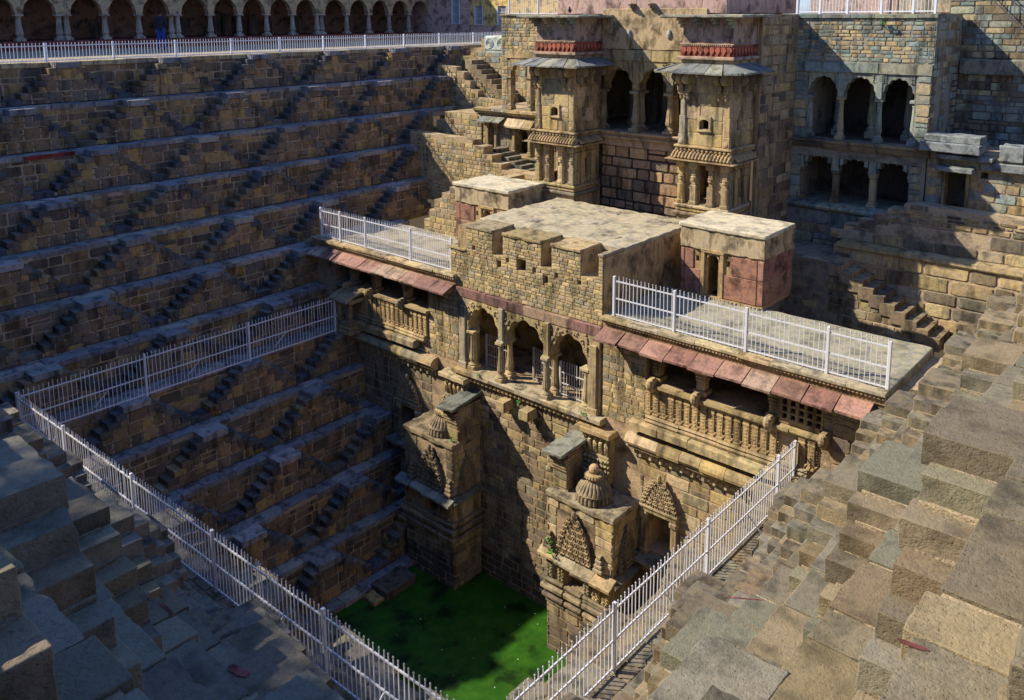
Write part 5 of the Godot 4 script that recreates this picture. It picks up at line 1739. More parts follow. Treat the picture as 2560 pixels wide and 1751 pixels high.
# ---------------------------------------------------------------- walls that close the stepped sides behind the palace
func stair(o: Node, n: int, a: Vector3, b: Vector3, w: Vector3, p: String) -> void:
	# n steps from a (foot) to b (head); each as wide as w
	for i in n:
		var f0 := float(i) / n
		var f1 := float(i + 1) / n
		var g := Geo.new()
		g.col = tint(p)
		var lo := a.lerp(b, f0)
		var hi := a.lerp(b, f1)
		g.rough(Vector3(lo.x, lo.y - 0.22, lo.z), Vector3(hi.x, hi.y, hi.z) + w + (b - a) * Vector3(0.4 / n, 0, 0.4 / n), 0.02, 0.015, 0.2, nz)
		geo(o, "step", g, M.stone)

func wall_poly(o: Node, pts: Array, z: float, depth: float, p: String, opt: Dictionary, core: Color) -> void:
	var poly := PackedVector2Array()
	for e in pts: poly.append(Vector2(e[0], e[1]))
	if Geometry2D.is_polygon_clockwise(poly): poly.reverse()
	var g := Geo.new()
	g.col = core
	g.prism(poly, z - depth, z - 0.04)
	geo(o, "wall_core", g, M.mortar)
	lay(o, Vector3(0, 0, z - 0.045), Vector3(0, 0, 1), poly, p, opt)
	flush(o)

func build_returns() -> void:
	var tanc := Color(.45, .35, .21)
	var brickish := {"h": Vector2(0.13, 0.26), "w": Vector2(0.2, 0.5), "gap": 0.018, "pal2": "brick", "share": 0.4}
	var a := thing("return_wall", "upper sunlit wall with a stepped top and a diagonal shadow edge, beside the small stair", "wall", Vector3(-27.5, -4.2, -28.5))
	wall_poly(a, [[-29.75, -4.3], [-29.75, -2.33], [-28.5, -2.37], [-28.5, -2.55], [-28.0, -2.6], [-28.0, -2.95], [-27.6, -3.0], [-27.6, -3.35], [-27.1, -3.4], [-27.1, -3.7], [-25.3, -3.86], [-25.3, -4.3]], -28.5, 0.4, "tan", brickish, tanc)
	stair(a, 8, Vector3(-25.7, -3.75, -28.95), Vector3(-28.2, -2.05, -28.95), Vector3(0, 0, -0.9), "wet")
	var b := thing("return_wall", "tall wall with two tiny niches at the top end of the stepped side", "wall", Vector3(-26.5, -4, -29.9))
	wall_poly(b, [[-30.4, -4.0], [-30.4, -2.0], [-29.6, -1.95], [-28.9, -1.9], [-28.9, -1.55], [-28.2, -1.5], [-28.2, -1.1], [-27.4, -1.05], [-27.4, -0.9], [-22.5, -0.9], [-22.5, -4.0]], -29.9, 3.6, "tan", {"h": Vector2(0.2, 0.34), "w": Vector2(0.3, 0.6), "pal2": "teal", "share": 0.25, "holes": [span_rect(-25.9, -25.7, -2.2, -1.8), span_rect(-25.1, -24.96, -2.2, -1.95)]}, tanc)
	for e in [[-25.8, 0.1, -2.2, -1.86], [-25.03, 0.07, -2.2, -1.98]]:
		var ng := Geo.new()
		ng.col = tint("tan")
		ng.arch(e[0] - e[1], e[0] + e[1], lerpf(e[2], e[3], 0.6), e[3] - 0.02, e[3] + 0.03, -29.96, -29.9, 3, 0.08)
		geo(b, "niche_head", ng, M.stone)
	var c := thing("return_wall", "sunlit wall below the broken wing with small steps at its shaded foot", "wall", Vector3(-26.5, -6, -26.5))
	wall_poly(c, [[-28.4, -5.6], [-28.4, -5.0], [-27.75, -4.95], [-27.75, -4.6], [-27.2, -4.55], [-27.2, -4.2], [-24.98, -4.12], [-24.98, -6.9], [-28.4, -6.9]], -26.45, 1.8, "tan", brickish, tanc)
	var d := thing("return_wall", "large sunlit wall of small stones cut by a diagonal shadow, stepping down behind the kiosk roof", "wall", Vector3(-24, -7, -24.5))
	wall_poly(d, [[-27.3, -7.7], [-27.3, -4.9], [-23.6, -4.93], [-23.6, -5.12], [-23.0, -5.14], [-23.0, -5.42], [-22.55, -5.44], [-22.55, -5.72], [-22.05, -5.74], [-22.05, -5.95], [-19.0, -6.0], [-19.0, -7.7]], -24.45, 0.6, "ochre", {"h": Vector2(0.1, 0.2), "w": Vector2(0.16, 0.42), "gap": 0.018, "pal2": "tan", "share": 0.4}, tanc)
	stair(d, 6, Vector3(-21.2, -6.1, -25.1), Vector3(-23.2, -5.3, -25.1), Vector3(0, 0, -0.8), "grey")
	var fill := Geo.new()
	fill.col = Color(.30, .25, .17)
	fill.box(Vector3(-27.2, -7.7, -25.06), Vector3(-18.7, -6.02, -26.5))
	fill.box(Vector3(-29.4, -7.0, -28.3), Vector3(-25.0, -4.22, -28.55))
	geo(d, "terrace_fill", fill, M.concrete)
	var e := thing("return_wall", "low stepped stair wall at the shaded foot of the kiosk with the flat pale roof", "wall", Vector3(-21.3, -8, -20.7))
	wall_poly(e, [[-22.5, -9.4], [-22.5, -7.3], [-22.2, -7.3], [-22.2, -6.9], [-21.95, -6.9], [-21.95, -6.5], [-21.55, -6.5], [-21.55, -6.2], [-21.15, -6.2], [-21.15, -5.95], [-20.72, -5.95], [-20.72, -9.4]], -20.72, 3.6, "ochre", {"h": Vector2(0.16, 0.28), "w": Vector2(0.2, 0.5), "pal2": "tan", "share": 0.5}, tanc)
	# right side: parapet stair wall, ledge wall and the broken wall above
	var f := thing("stair_wall", "half-shaded brown wall carrying a worn stair down to the terrace", "wall", Vector3(-8, -9.4, -24.4))
	var pts := [[-11.3, -9.6], [-11.3, -7.18], [-9.0, -7.18]]
	for i in 10:
		pts.append([-9.0 + i * 0.28, -7.42 - i * 0.155])
		pts.append([-9.0 + (i + 1) * 0.28, -7.42 - i * 0.155 - 0.05])
	pts.append_array([[-6.1, -8.75], [-6.1, -9.6]])
	wall_poly(f, pts, -24.4, 0.3, "wet", {"h": Vector2(0.2, 0.36), "w": Vector2(0.25, 0.7), "pal2": "tan", "share": 0.3}, Color(.40, .33, .22))
	stair(f, 10, Vector3(-5.9, -8.93, -24.37), Vector3(-8.95, -7.2, -24.37), Vector3(0, 0, -0.95), "wet")
	var c2 := Geo.new()
	c2.col = Color(.28, .24, .18)
	c2.box(Vector3(-13.0, -9.6, -24.42), Vector3(-9.05, -7.19, -26.3))
	c2.box(Vector3(-9.06, -9.6, -25.45), Vector3(-8.3, -7.192, -26.3))
	c2.box(Vector3(-13.0, -9.6, -22.3), Vector3(-10.35, -7.2, -24.421))
	c2.box(Vector3(-13.0, -9.8, -20.7), Vector3(-5.2, -9.42, -24.422))
	geo(f, "court_paving", c2, M.concrete)
	var h := thing("ledge_wall", "sunlit wall of large stones under a stone ledge behind the worn stair", "wall", Vector3(-6.5, -9, -25.35))
	wall_poly(h, [[-9.3, -9.4], [-9.3, -6.86], [-3.3, -6.86], [-3.3, -9.4]], -25.35, 0.6, "ochre", {"h": Vector2(0.3, 0.48), "w": Vector2(0.4, 1.1), "gap": 0.045, "d": 0.045, "pal2": "grey", "share": 0.3}, Color(.47, .38, .26))
	bar_stones(h, "ledge_slab", -9.2, -3.4, [[-0.6, -6.92], [0.05, -6.92], [0.07, -6.88], [0.05, -6.77], [-0.6, -6.76]], -25.35, "ochre", 1.6)
	var k := thing("broken_wall", "broken-topped sunlit wall of big stones under thin courses below the dark doorway", "wall", Vector3(-6.5, -6.8, -25.8))
	wall_poly(k, [[-9.6, -6.78], [-9.6, -6.5], [-9.2, -6.5], [-9.2, -6.3], [-8.75, -6.3], [-8.75, -6.1], [-8.3, -6.08], [-8.3, -5.86], [-7.95, -5.85], [-7.95, -5.66], [-7.5, -5.64], [-7.5, -5.45], [-7.2, -5.43], [-3.0, -5.55], [-3.0, -6.0], [-7.8, -6.05], [-8.3, -6.78]], -25.8, 0.65, "ochre", {"h": Vector2(0.1, 0.19), "w": Vector2(0.18, 0.5), "gap": 0.035, "d": 0.042, "pal2": "grey", "share": 0.35}, Color(.45, .37, .26))
	wall_poly(k, [[-9.4, -6.78], [-9.1, -6.45], [-8.2, -6.2], [-7.7, -6.06], [-2.6, -6.01], [-2.6, -6.78]], -25.77, 0.6, "ochre", {"h": Vector2(0.34, 0.42), "w": Vector2(0.5, 1.1), "gap": 0.05, "d": 0.045, "pal2": "grey", "share": 0.3}, Color(.45, .37, .26))

func build_door_house() -> void:
	var zf := -26.55
	var o := thing("door_house", "low teal-stone house with a dark doorway under heavy roof slabs", "house", Vector3(-6, -5.6, -27))
	var g := Geo.new()
	g.col = Color(.36, .31, .22)
	holed(g, 2, -7.17, -3.2, -5.7, -3.95, zf - 0.4, zf - 0.045, [span_rect(-6.66, -6.08, -5.68, -4.46), span_rect(-5.75, -5.55, -4.6, -4.42)])
	g.box(Vector3(-7.17, -5.7, -27.9), Vector3(-3.2, -3.95, -28.2))
	g.box(Vector3(-7.17, -3.96, zf - 0.06), Vector3(-5.0, -3.9, -28.2))
	g.box(Vector3(-7.6, -6.2, -25.9), Vector3(-2.4, -5.66, -29.3))
	geo(o, "house_core", g, M.mortar)
	lay(o, Vector3(0, 0, zf - 0.05), Vector3(0, 0, 1), PackedVector2Array([Vector2(-7.15, -5.65), Vector2(-3.9, -5.65), Vector2(-4.3, -4.7), Vector2(-4.9, -4.5), Vector2(-5.1, -3.95), Vector2(-7.15, -3.95)]), "teal", {"h": Vector2(0.12, 0.3), "w": Vector2(0.18, 0.5), "holes": [span_rect(-6.72, -6.02, -5.7, -4.36), span_rect(-5.78, -5.52, -4.65, -4.38)], "pal2": "ochre", "share": 0.5})
	for e in [[-6.72, -6.64], [-6.1, -6.02]]:
		var p := Geo.new()
		p.col = tint("ochre")
		p.cham(Vector3(e[0], -5.68, zf - 0.2), Vector3(e[1], -4.45, zf + 0.03), 0.012)
		geo(o, "door_jamb", p, M.stone)
	for e in [[-7.3, -3.9, -3.62, -5.7, 0.45], [-6.9, -4.1, -3.96, -5.4, 0.3], [-6.85, -4.45, -4.3, -5.85, 0.4], [-5.75, -4.35, -4.1, -4.5, 0.15], [-5.3, -4.05, -3.6, -4.7, 0.1], [-4.6, -4.3, -3.55, -3.2, 0.2], [-7.25, -3.64, -3.42, -5.75, 0.25]]:
		var s := Geo.new()
		s.col = tint("slate").lerp(Color(.26, .31, .33), 0.5)
		s.rough(Vector3(e[0], e[1], zf - 0.5), Vector3(e[3], e[2], zf + e[4]), 0.035, 0.03, 0.16, nz)
		geo(o, "roof_slab", s, M.slate)
	flush(o)
	var w := thing("boundary_wall", "high wall of greenish stone with a stair railing's shadow at the upper right", "wall", Vector3(-4, -5.6, -29.4))
	wall_poly(w, [[-7.6, -5.7], [-7.6, 2.4], [-0.8, 2.4], [-0.8, -5.7]], -29.3, 0.6, "teal", {"h": Vector2(0.12, 0.26), "w": Vector2(0.2, 0.6), "gap": 0.025, "pal2": "grey", "share": 0.35, "holes": [span_rect(-6.42, -6.28, -2.3, -2.05)]}, Color(.16, .15, .13))
	var bl := Geo.new()
	bl.col = tint("slate")
	bl.rough(Vector3(-7.15, -1.85, -29.35), Vector3(-5.35, -1.38, -29.1), 0.04, 0.02, 0.15, nz)
	geo(w, "long_slab", bl, M.stone)

func build_shrine_balcony() -> void:
	var o := thing("corner_shrine", "small canopied shrine with a ribbed stone roof at the end of the terrace fence", "shrine", Vector3(-22.6, -10.6, -17.2))
	var g := Geo.new()
	g.col = tint("wet")
	for q in 3: g.cham(Vector3(-23.0 + q * 0.04, -10.62 + q * 0.14, -17.62), Vector3(-22.15 - q * 0.04, -10.48 + q * 0.14, -16.95 - q * 0.04), 0.03)
	geo(o, "plinth", g, M.stone)
	for x in [-22.85, -22.3]: geo(o, "column", column(x, -17.1, -10.2, -9.5, 0.07, tint("wet"), true), M.stone)
	var c := Geo.new()
	c.col = tint("wet")
	for i in 11:
		var x := lerpf(-23.05, -22.1, (i + 0.5) / 11.0)
		for q in 4: c.tube(Vector3(x, -9.22 - 0.2 * pow(q / 4.0, 2), -17.55 + q * 0.19), Vector3(x, -9.22 - 0.2 * pow((q + 1) / 4.0, 2), -17.55 + (q + 1) * 0.19), 0.05, 0.05, 6)
	c.box(Vector3(-23.05, -9.5, -17.6), Vector3(-22.1, -9.38, -16.95))
	geo(o, "ribbed_canopy", c, M.stone)

func build_palace() -> void:
	build_base()
	build_gallery(1, "sunlit gallery with a pierced screen under red eave slabs, beside the right-hand steps")
	build_gallery(-1, "half-shaded gallery under red eave slabs between the stepped side and the pavilion")
	build_pier(1, "free-standing pier with a sunlit carved gable, standing in the water under the finialed dome")
	build_pier(-1, "dark pier with a shaded carved gable, standing in the water below the half-shaded dome")
	build_pavilion()
	build_kiosk(1, "red sandstone kiosk with a lobed doorway on the open concrete terrace")
	build_kiosk(-1, "low kiosk mostly hidden behind the pavilion roof, with a flat pale roof")
	build_tower(-1, "jutting tower with slate eaves nearer the stepped side, dark grille in its lower door")
	build_tower(1, "jutting tower with slate eaves nearer the arcaded wing, sunlit lower doorway")
	build_middle()
	build_wing_right()
	build_wing_left()
	build_returns()
	build_door_house()
	build_shrine_balcony()

# ---------------------------------------------------------------- fences
func fence(label: String, a: Vector3, b: Vector3, h: float, posts: Array, step: float, mids: Array, spike: float, c: Color, called := "fence", group := "white steel fences") -> Node3D:
	var o := thing(called, label, "fence", a, group)
	var d := b - a
	var L := Vector2(d.x, d.z).length()
	var dir := d / L
	var flat := Vector3(dir.x, 0, dir.z)
	var B := Basis(flat, Vector3.UP, flat.cross(Vector3.UP))
	var key := ["fence", h, spike, c]
	if not unit.has(key):
		var g := Geo.new()
		g.col = c
		g.box(Vector3(-0.0075, 0, -0.0075), Vector3(0.0075, h, 0.0075))
		if spike > 0.0:
			g.lathe(Vector3(0, h, 0), [[0.009, 0.0], [0.019, spike * 0.35], [0.0, spike]], 4)
		unit[key] = g.mesh()
		var p := Geo.new()
		p.col = c
		p.cham(Vector3(-0.032, -0.05, -0.032), Vector3(0.032, h + 0.02, 0.032), 0.006)
		unit[["post", h, c]] = p.mesh()
	if not unit.has(["rusty", key]):
		var g2 := Geo.new()
		g2.merge_tinted(unit[key], c.lerp(Color(.36, .28, .22), 0.35))
		unit[["rusty", key]] = g2.mesh()
	var n := int(L / step)
	for i in n + 1:
		var s := (i + 0.5) * L / (n + 1)
		var lean := Basis(Vector3(0, 1, 0), 0.0)
		lean = Basis(flat, rng.randfn() * 0.006) * Basis(B.z, rng.randfn() * (0.006 if rng.randf() > 0.04 else 0.03))
		part(o, "picket", unit[key] if rng.randf() > 0.18 else unit[["rusty", key]], M.paint, Transform3D(lean * B, a + dir * s + Vector3(0, rng.randf_range(-0.006, 0.006), 0)))
	for s in posts: part(o, "post", unit[["post", h, c]], M.paint, Transform3D(B, a + dir * s))
	for y in mids:
		var ends := [0.0]
		for s in posts:
			if s > 0.05 and s < L - 0.05: ends.append(s)
		ends.append(L)
		for i in ends.size() - 1:
			var g := Geo.new()
			g.col = c
			var q := Geo.new()
			q.col = c
			q.box(Vector3(ends[i] + 0.03, y - 0.016, -0.011), Vector3(ends[i + 1] - 0.03, y + 0.016, 0.011))
			g.merge(q, Transform3D(Basis(dir, Vector3.UP, B.z), a + Vector3(0, rng.randf_range(-0.012, 0.012), 0)))
			geo(o, "rail", g, M.paint)
	return o

func brace(o: Node, a: Vector3, b: Vector3) -> void:
	var g := Geo.new()
	g.col = Color(.72, .74, .80)
	g.tube(a, b, 0.018, 0.018, 4)
	geo(o, "brace", g, M.paint)

func build_fences() -> void:
	var w := Color(.58, .59, .64)
	var y := -10.6
	var left := fence("white spiked fence on the shaded terrace under the long stepped wall", Vector3(-22.9, y, -7.05), Vector3(-22.9, y, -17.2), 1.22, [0.03, 3.3, 6.6, 9.88, 10.14], 0.116, [0.04, 0.55, 1.1], 0.05, w)
	for z in [-9.3, -12.0, -15.0]: brace(left, Vector3(-22.92, y + 0.52, z), Vector3(-23.25, y, z + 0.25))
	var near := fence("white spiked fence from the corner post down past the tree-shaded steps", Vector3(-22.9, y, -7.05), Vector3(-7.05, y, -7.33), 1.22, [0.0, 2.75, 6.05, 9.15, 12.45, 15.8], 0.112, [0.04, 0.55, 1.1], 0.05, w)
	for x in [-21.2, -18.3, -15.3, -11.6, -9.0]: brace(near, Vector3(x, y + 0.53, -7.28), Vector3(x - 0.12, y, -6.95))
	var right := fence("white spiked fence casting a striped shadow on the walkway beside the sunlit steps", Vector3(-7.0, y, -7.35), Vector3(-7.0, y, -17.5), 1.22, [0.1, 3.1, 6.2, 9.3, 10.15], 0.112, [0.04, 0.55, 1.1], 0.05, w)
	for z in [-8.6, -12.0, -15.2]: brace(right, Vector3(-7.0, y + 0.55, z), Vector3(-6.75, y, z - 0.3))
	fence("white fence on the left balcony above the half-shaded red eave", Vector3(-24.6, -7.7, -17.75), Vector3(-17.98, -7.7, -17.75), 1.03, [0.02, 1.1, 2.45, 4.7, 6.55], 0.1, [0.04, 0.46, 0.92], 0.06, w)
	fence("white fence on the right balcony of the open terrace in front of the red kiosk", Vector3(-12.1, -7.7, -17.75), Vector3(-5.2, -7.7, -17.75), 1.03, [0.02, 1.8, 3.7, 5.6, 6.88], 0.112, [0.04, 0.46, 0.92], 0.06, w)
	var topf := fence("long pale fence along the rim in front of the arcade", Vector3(-30.6, -1.47, -7.0), Vector3(-30.6, -1.47, -36.0), 0.60, [0.1, 2.2, 4.35, 6.6, 8.9, 11.2, 13.4, 15.6, 17.9, 20.2, 22.5, 24.9, 27.3], 0.115, [0.04, 0.51], 0.03, Color(.62, .66, .74))
	topf.set_meta("group", "white steel fences")
	# roof railings and the three gates under the arches
	fence("white bar railing on the roof edge over the broken wing", Vector3(-23.5, 0.03, -26.6), Vector3(-19.3, 0.03, -26.6), 1.3, [0.02, 1.55, 3.1, 4.2], 0.1, [0.04, 1.2], 0.0, w, "roof_railing", "white roof railings")
	fence("white bar railing on the roof edge over the three arches", Vector3(-11.4, 0.03, -26.7), Vector3(-7.25, 0.03, -26.7), 1.3, [0.02, 0.75, 1.6, 2.6, 3.5, 4.1], 0.1, [0.04, 1.2], 0.0, Color(.62, .68, .76), "roof_railing", "white roof railings")
	var rust := Color(.34, .31, .30)
	fence("low rusty-white gate closing the first arch of the pavilion", Vector3(-16.95, -10.54, -18.1), Vector3(-15.95, -10.54, -18.1), 0.98, [0.0, 1.0], 0.095, [0.05, 0.36, 0.68], 0.05, rust, "arch_gate", "gates under the pavilion arches")
	fence("low gate leaning half open in the middle arch of the pavilion", Vector3(-15.2, -10.54, -18.25), Vector3(-14.2, -10.54, -17.95), 0.98, [0.0, 0.75, 1.04], 0.095, [0.05, 0.36, 0.68], 0.05, rust, "arch_gate", "gates under the pavilion arches")
	fence("low gate closing the last arch of the pavilion, its shadow on the floor", Vector3(-13.98, -10.54, -17.95), Vector3(-12.7, -10.54, -17.9), 0.98, [0.0, 1.28], 0.095, [0.05, 0.36, 0.68], 0.05, Color(.5, .48, .47), "arch_gate", "gates under the pavilion arches")
	# railing that throws the slanting shadow at the upper right
	var sr := thing("stair_railing", "dark iron stair railing on the high wall at the upper right", "railing", Vector3(-5, 1, -29.1))
	var g := Geo.new()
	g.col = Color(.1, .1, .1)
	for k in [0.0, 0.5]: g.tube(Vector3(-8.2, 2.3 + k, -28.95), Vector3(-5.2, -0.75 + k, -28.95), 0.02, 0.02, 5)
	for i in 12: g.tube(Vector3(-8.0 + i * 0.25, 2.1 - i * 0.254, -28.95), Vector3(-8.0 + i * 0.25, 2.6 - i * 0.254, -28.95), 0.012, 0.012, 4)
	geo(sr, "railing_bars", g, M.paint)

# ---------------------------------------------------------------- the arcade on the far rim
func build_rim() -> void:
	var xf := -42.0
	var o := thing("arcade", "long shaded arcade of round arches on short columns behind the high fence", "arcade", Vector3(xf, -1.47, -24))
	var pl := Geo.new()
	pl.col = Color(.22, .07, .06)
	pl.box(Vector3(xf - 6, -1.5, -2), Vector3(xf + 0.35, -1.08, -39.48))
	geo(o, "red_plinth", pl, M.limewash)
	var bw := Geo.new()
	bw.col = Color(.30, .19, .15)
	bw.box(Vector3(xf - 4.2, -1.1, -2), Vector3(xf - 4.5, 6.0, -40.9))
	bw.box(Vector3(xf - 4.3, -1.1, -40.6), Vector3(xf + 0.03, 6.0, -40.9))
	geo(o, "back_wall", bw, M.limewash)
	var cols := [-5.9, -7.6, -9.3, -11.0, -12.85, -14.6, -16.48, -18.41, -20.06, -21.92, -23.9, -25.6, -27.3, -29.0, -30.85, -32.85, -34.55, -36.2, -37.85, -39.6]
	for i in cols.size():
		var dbl: bool = i in [6, 9, 14]
		for q in (2 if dbl else 1):
			var c := column(0, 0, -1.08, 0.12, 0.125, Color(.40, .36, .29))
			geo(o, "column", shifted(c, Vector3(xf - 0.1, 0, cols[i] + (q - 0.5) * 0.34 if dbl else cols[i])), M.stone)
		if i + 1 < cols.size():
			var ar := Geo.new()
			ar.col = Color(.46, .36, .22)
			var za: float = cols[i] - (0.3 if dbl else 0.14)
			var zb: float = cols[i + 1] + (0.3 if (i + 1) in [6, 9, 14] else 0.14)
			ar.arch(-za, -zb, 0.12, 0.96, 1.6, 0.0, 0.34, 1, 0.0)
			var t := Geo.new()
			t.merge(ar, Transform3D(Basis(Vector3.UP, PI * 0.5), Vector3(xf - 0.28, 0, 0)))
			geo(o, "round_arch", t, M.limewash)
	var sp := Geo.new()
	sp.col = Color(.46, .36, .22)
	for i in cols.size():
		var dbl2: bool = i in [6, 9, 14]
		var hw := 0.3 if dbl2 else 0.14
		sp.box(Vector3(xf - 0.279, 0.12, cols[i] - hw), Vector3(xf + 0.06, 1.6, cols[i] + hw))
	sp.box(Vector3(xf - 4.5, 1.6, -2), Vector3(xf + 0.06, 6.2, -39.48))
	geo(o, "upper_wall", sp, M.limewash)
	# carved stones stored against the back wall
	var zs := [[-24.2, 1.0], [-26.0, 1.25], [-26.7, 1.25], [-27.5, 1.2], [-28.4, 1.2], [-29.4, 0.95], [-31.6, 1.1], [-22.9, 0.9], [-17.6, 0.8], [-19.3, 0.85]]
	for e in zs:
		var st := thing("carved_slab", "dark carved stone slab stored upright inside the shaded arcade", "stone slab", Vector3(xf - 3.2, -1.08, e[0]), "carved slabs stored in the arcade")
		var g := Geo.new()
		g.col = Color(.14, .12, .10)
		g.cham(Vector3(xf - 3.4, -1.08, e[0] - 0.26), Vector3(xf - 3.15, -1.08 + e[1], e[0] + 0.26), 0.04)
		g.cham(Vector3(xf - 3.38, -1.08, e[0] - 0.16), Vector3(xf - 3.08, -1.2 + e[1], e[0] + 0.16), 0.03)
		geo(st, "slab", g, M.stone)
	# pink and yellow house beyond the arcade, its windows to the well
	var zh := -39.5
	var h := thing("painted_house", "pink and yellow plastered house with barred windows beyond the arcade", "house", Vector3(-37, -1.47, zh))
	var hg := Geo.new()
	hg.col = Color(.55, .39, .34)
	var wins := [span_rect(-39.8, -39.05, -0.5, 1.3), span_rect(-37.75, -37.02, -0.56, 0.58), span_rect(-35.83, -35.04, -0.56, 0.56)]
	holed(hg, 2, -46.6, -28.0, -1.5, 4.5, zh - 0.4, zh, wins)
	hg.box(Vector3(-41.95, -1.5, zh - 0.9), Vector3(-28.0, 4.5, zh - 0.8))
	geo(h, "pink_wall", hg, M.limewash)
	var yl := Geo.new()
	yl.col = Color(.66, .50, .20)
	holed(yl, 2, -38.1, -28.0, -0.62, 4.5, zh + 0.002, zh + 0.02, wins)
	geo(h, "yellow_plaster", yl, M.limewash)
	for wi in wins:
		var f := Geo.new()
		f.col = Color(.55, .58, .66)
		for s in [[wi.position.x, wi.position.x + 0.05], [wi.end.x - 0.05, wi.end.x]]: f.box(Vector3(s[0], wi.position.y, zh - 0.1), Vector3(s[1], wi.end.y, zh + 0.04))
		f.box(Vector3(wi.position.x - 0.02, wi.position.y - 0.04, zh - 0.1), Vector3(wi.end.x + 0.02, wi.position.y, zh + 0.06))
		for y in [0.3, 0.65]: f.box(Vector3(wi.position.x, lerpf(wi.position.y, wi.end.y, y), zh - 0.08), Vector3(wi.end.x, lerpf(wi.position.y, wi.end.y, y) + 0.03, zh - 0.05))
		var fo := geo(h, "window_frame", f, M.paint)
		for i in 7:
			var b := Geo.new()
			b.col = Color(.60, .62, .68)
			var x := lerpf(wi.position.x, wi.end.x, (i + 1) / 8.0)
			b.box(Vector3(x - 0.012, wi.position.y, zh - 0.09), Vector3(x + 0.012, wi.end.y, zh - 0.065))
			geo(fo, "bar", b, M.paint)
		var pn := Geo.new()
		pn.col = Color(.05, .05, .06)
		pn.box(Vector3(wi.position.x, wi.position.y, zh - 0.32), Vector3(wi.end.x, wi.end.y, zh - 0.30))
		geo(h, "shutter", pn, M.paint)
	var sn := Geo.new()
	sn.col = Color(.45, .31, .13)
	sn.arch(-36.55, -36.4, -0.1, 0.04, 0.09, zh + 0.0, zh + 0.06, 3, 0.05)
	sn.box(Vector3(-36.57, -0.2, zh + 0.021), Vector3(-36.38, -0.16, zh + 0.07))
	geo(h, "lamp_niche", sn, M.limewash)
	# pale carved chest on the wall head
	var m := thing("carved_block", "pale blue-grey carved stone block with round rosettes beside the fence end", "carved stone", Vector3(-24.6, -1.3, -27.0))
	var mg := Geo.new()
	mg.col = Color(.50, .56, .54)
	mg.cham(Vector3(-25.3, -1.5, -27.9), Vector3(-23.86, -0.86, -27.0), 0.07)
	for x in [-24.95, -24.3]:
		mg.lathe(Vector3.ZERO, [], 3)
		for r in [0.2, 0.13, 0.06]:
			for k in 16:
				var a0 := TAU * k / 16
				var a1 := TAU * (k + 1) / 16
				mg.tube(Vector3(x + cos(a0) * r, -1.17 + sin(a0) * r, -26.99), Vector3(x + cos(a1) * r, -1.17 + sin(a1) * r, -26.99), 0.018, 0.018, 5)
	mg.box(Vector3(-25.25, -1.56, -27.85), Vector3(-23.9, -1.5, -26.98))
	geo(m, "block", mg, M.concrete)
	var lip := Geo.new()
	lip.col = Color(.36, .33, .25)
	lip.box(Vector3(-25.5, -4.0, -29.0), Vector3(-23.9, -1.56, -28.0) if false else Vector3(-23.9, -1.56, -28.2))
	# trees behind the viewer's side that shade the near steps
	for e in [[-19.0, 9.5, 11.9, 4.2], [-27.5, 9.7, 12.8, 4.8], [-35.5, 9.2, 13.4, 4.8], [-13.0, 8.0, 8.4, 3.0]]: tree(e[0], e[1], e[2], e[3])

func shifted(g: Geo, by: Vector3) -> Geo:
	var o := Geo.new()
	o.merge(g, Transform3D(Basis(), by))
	return o

func tree(x: float, z: float, top: float, r: float) -> void:
	var o := thing("neem_tree", "leafy rim tree, %s of the four that shade the near steps" % ("third closest" if x < -20 and x > -30 else ("farthest" if x < -30 else ("smallest" if x > -15 else "second closest"))), "tree", Vector3(x, -1.47, z), "trees on the near rim")
	var g := Geo.new()
	g.col = Color(.10, .075, .05)
	var k := Vector3(x, top - r * 1.6, z)
	g.tube(Vector3(x, -1.5, z), k, 0.38, 0.22, 9)
	for i in 9:
		var a := TAU * i / 9 + rng.randf_range(-0.3, 0.3)
		var e := Vector3(x + cos(a) * r * 0.7, top - r * rng.randf_range(0.3, 1.4), z + sin(a) * r * 0.7)
		g.tube(k - Vector3(0, rng.randf_range(0, 1.5), 0), e, 0.12, 0.03, 6)
	geo(o, "trunk", g, M.stone)
	var l := Geo.new()
	for i in 12:
		var p := Vector3(rng.randf_range(-.28, .28), rng.randf_range(-.2, .2), rng.randf_range(-.28, .28))
		var B := Basis.from_euler(Vector3(rng.randf_range(-1, 1), rng.randf() * TAU, rng.randf_range(-.8, .8)))
		l.col = Color(.055, .085, .025).lerp(Color(.09, .12, .035), rng.randf())
		l.q(p, p + B * Vector3(0.05, 0.0, 0.08), p + B * Vector3(0, 0.01, 0.2), p + B * Vector3(-0.05, 0.0, 0.08))
	var mm := MultiMesh.new()
	mm.transform_format = MultiMesh.TRANSFORM_3D
	mm.mesh = l.mesh()
	var at := []
	var clumps := []
	for i in 22:
		var d := Vector3(rng.randfn(), rng.randfn() * 0.8, rng.randfn()).normalized() * pow(rng.randf(), 0.4) * r
		clumps.append(Vector3(x, top - r, z) + d * Vector3(1.05, 0.95, 1.05))
	for c in clumps:
		for i in 130:
			at.append(c + Vector3(rng.randfn(), rng.randfn() * 0.7, rng.randfn()) * r * 0.17)
	mm.instance_count = at.size()
	for i in at.size():
		mm.set_instance_transform(i, Transform3D(Basis.from_euler(Vector3(rng.randf_range(-.5, .5), rng.randf() * TAU, 0)).scaled(Vector3.ONE * rng.randf_range(0.8, 1.5)), at[i] - Vector3(x, -1.47, z)))
	var cr := MultiMeshInstance3D.new()
	cr.multimesh = mm
	cr.material_override = M.leaf
	cr.name = "crown"
	cr.set_meta("kind", "stuff")
	o.add_child(cr)

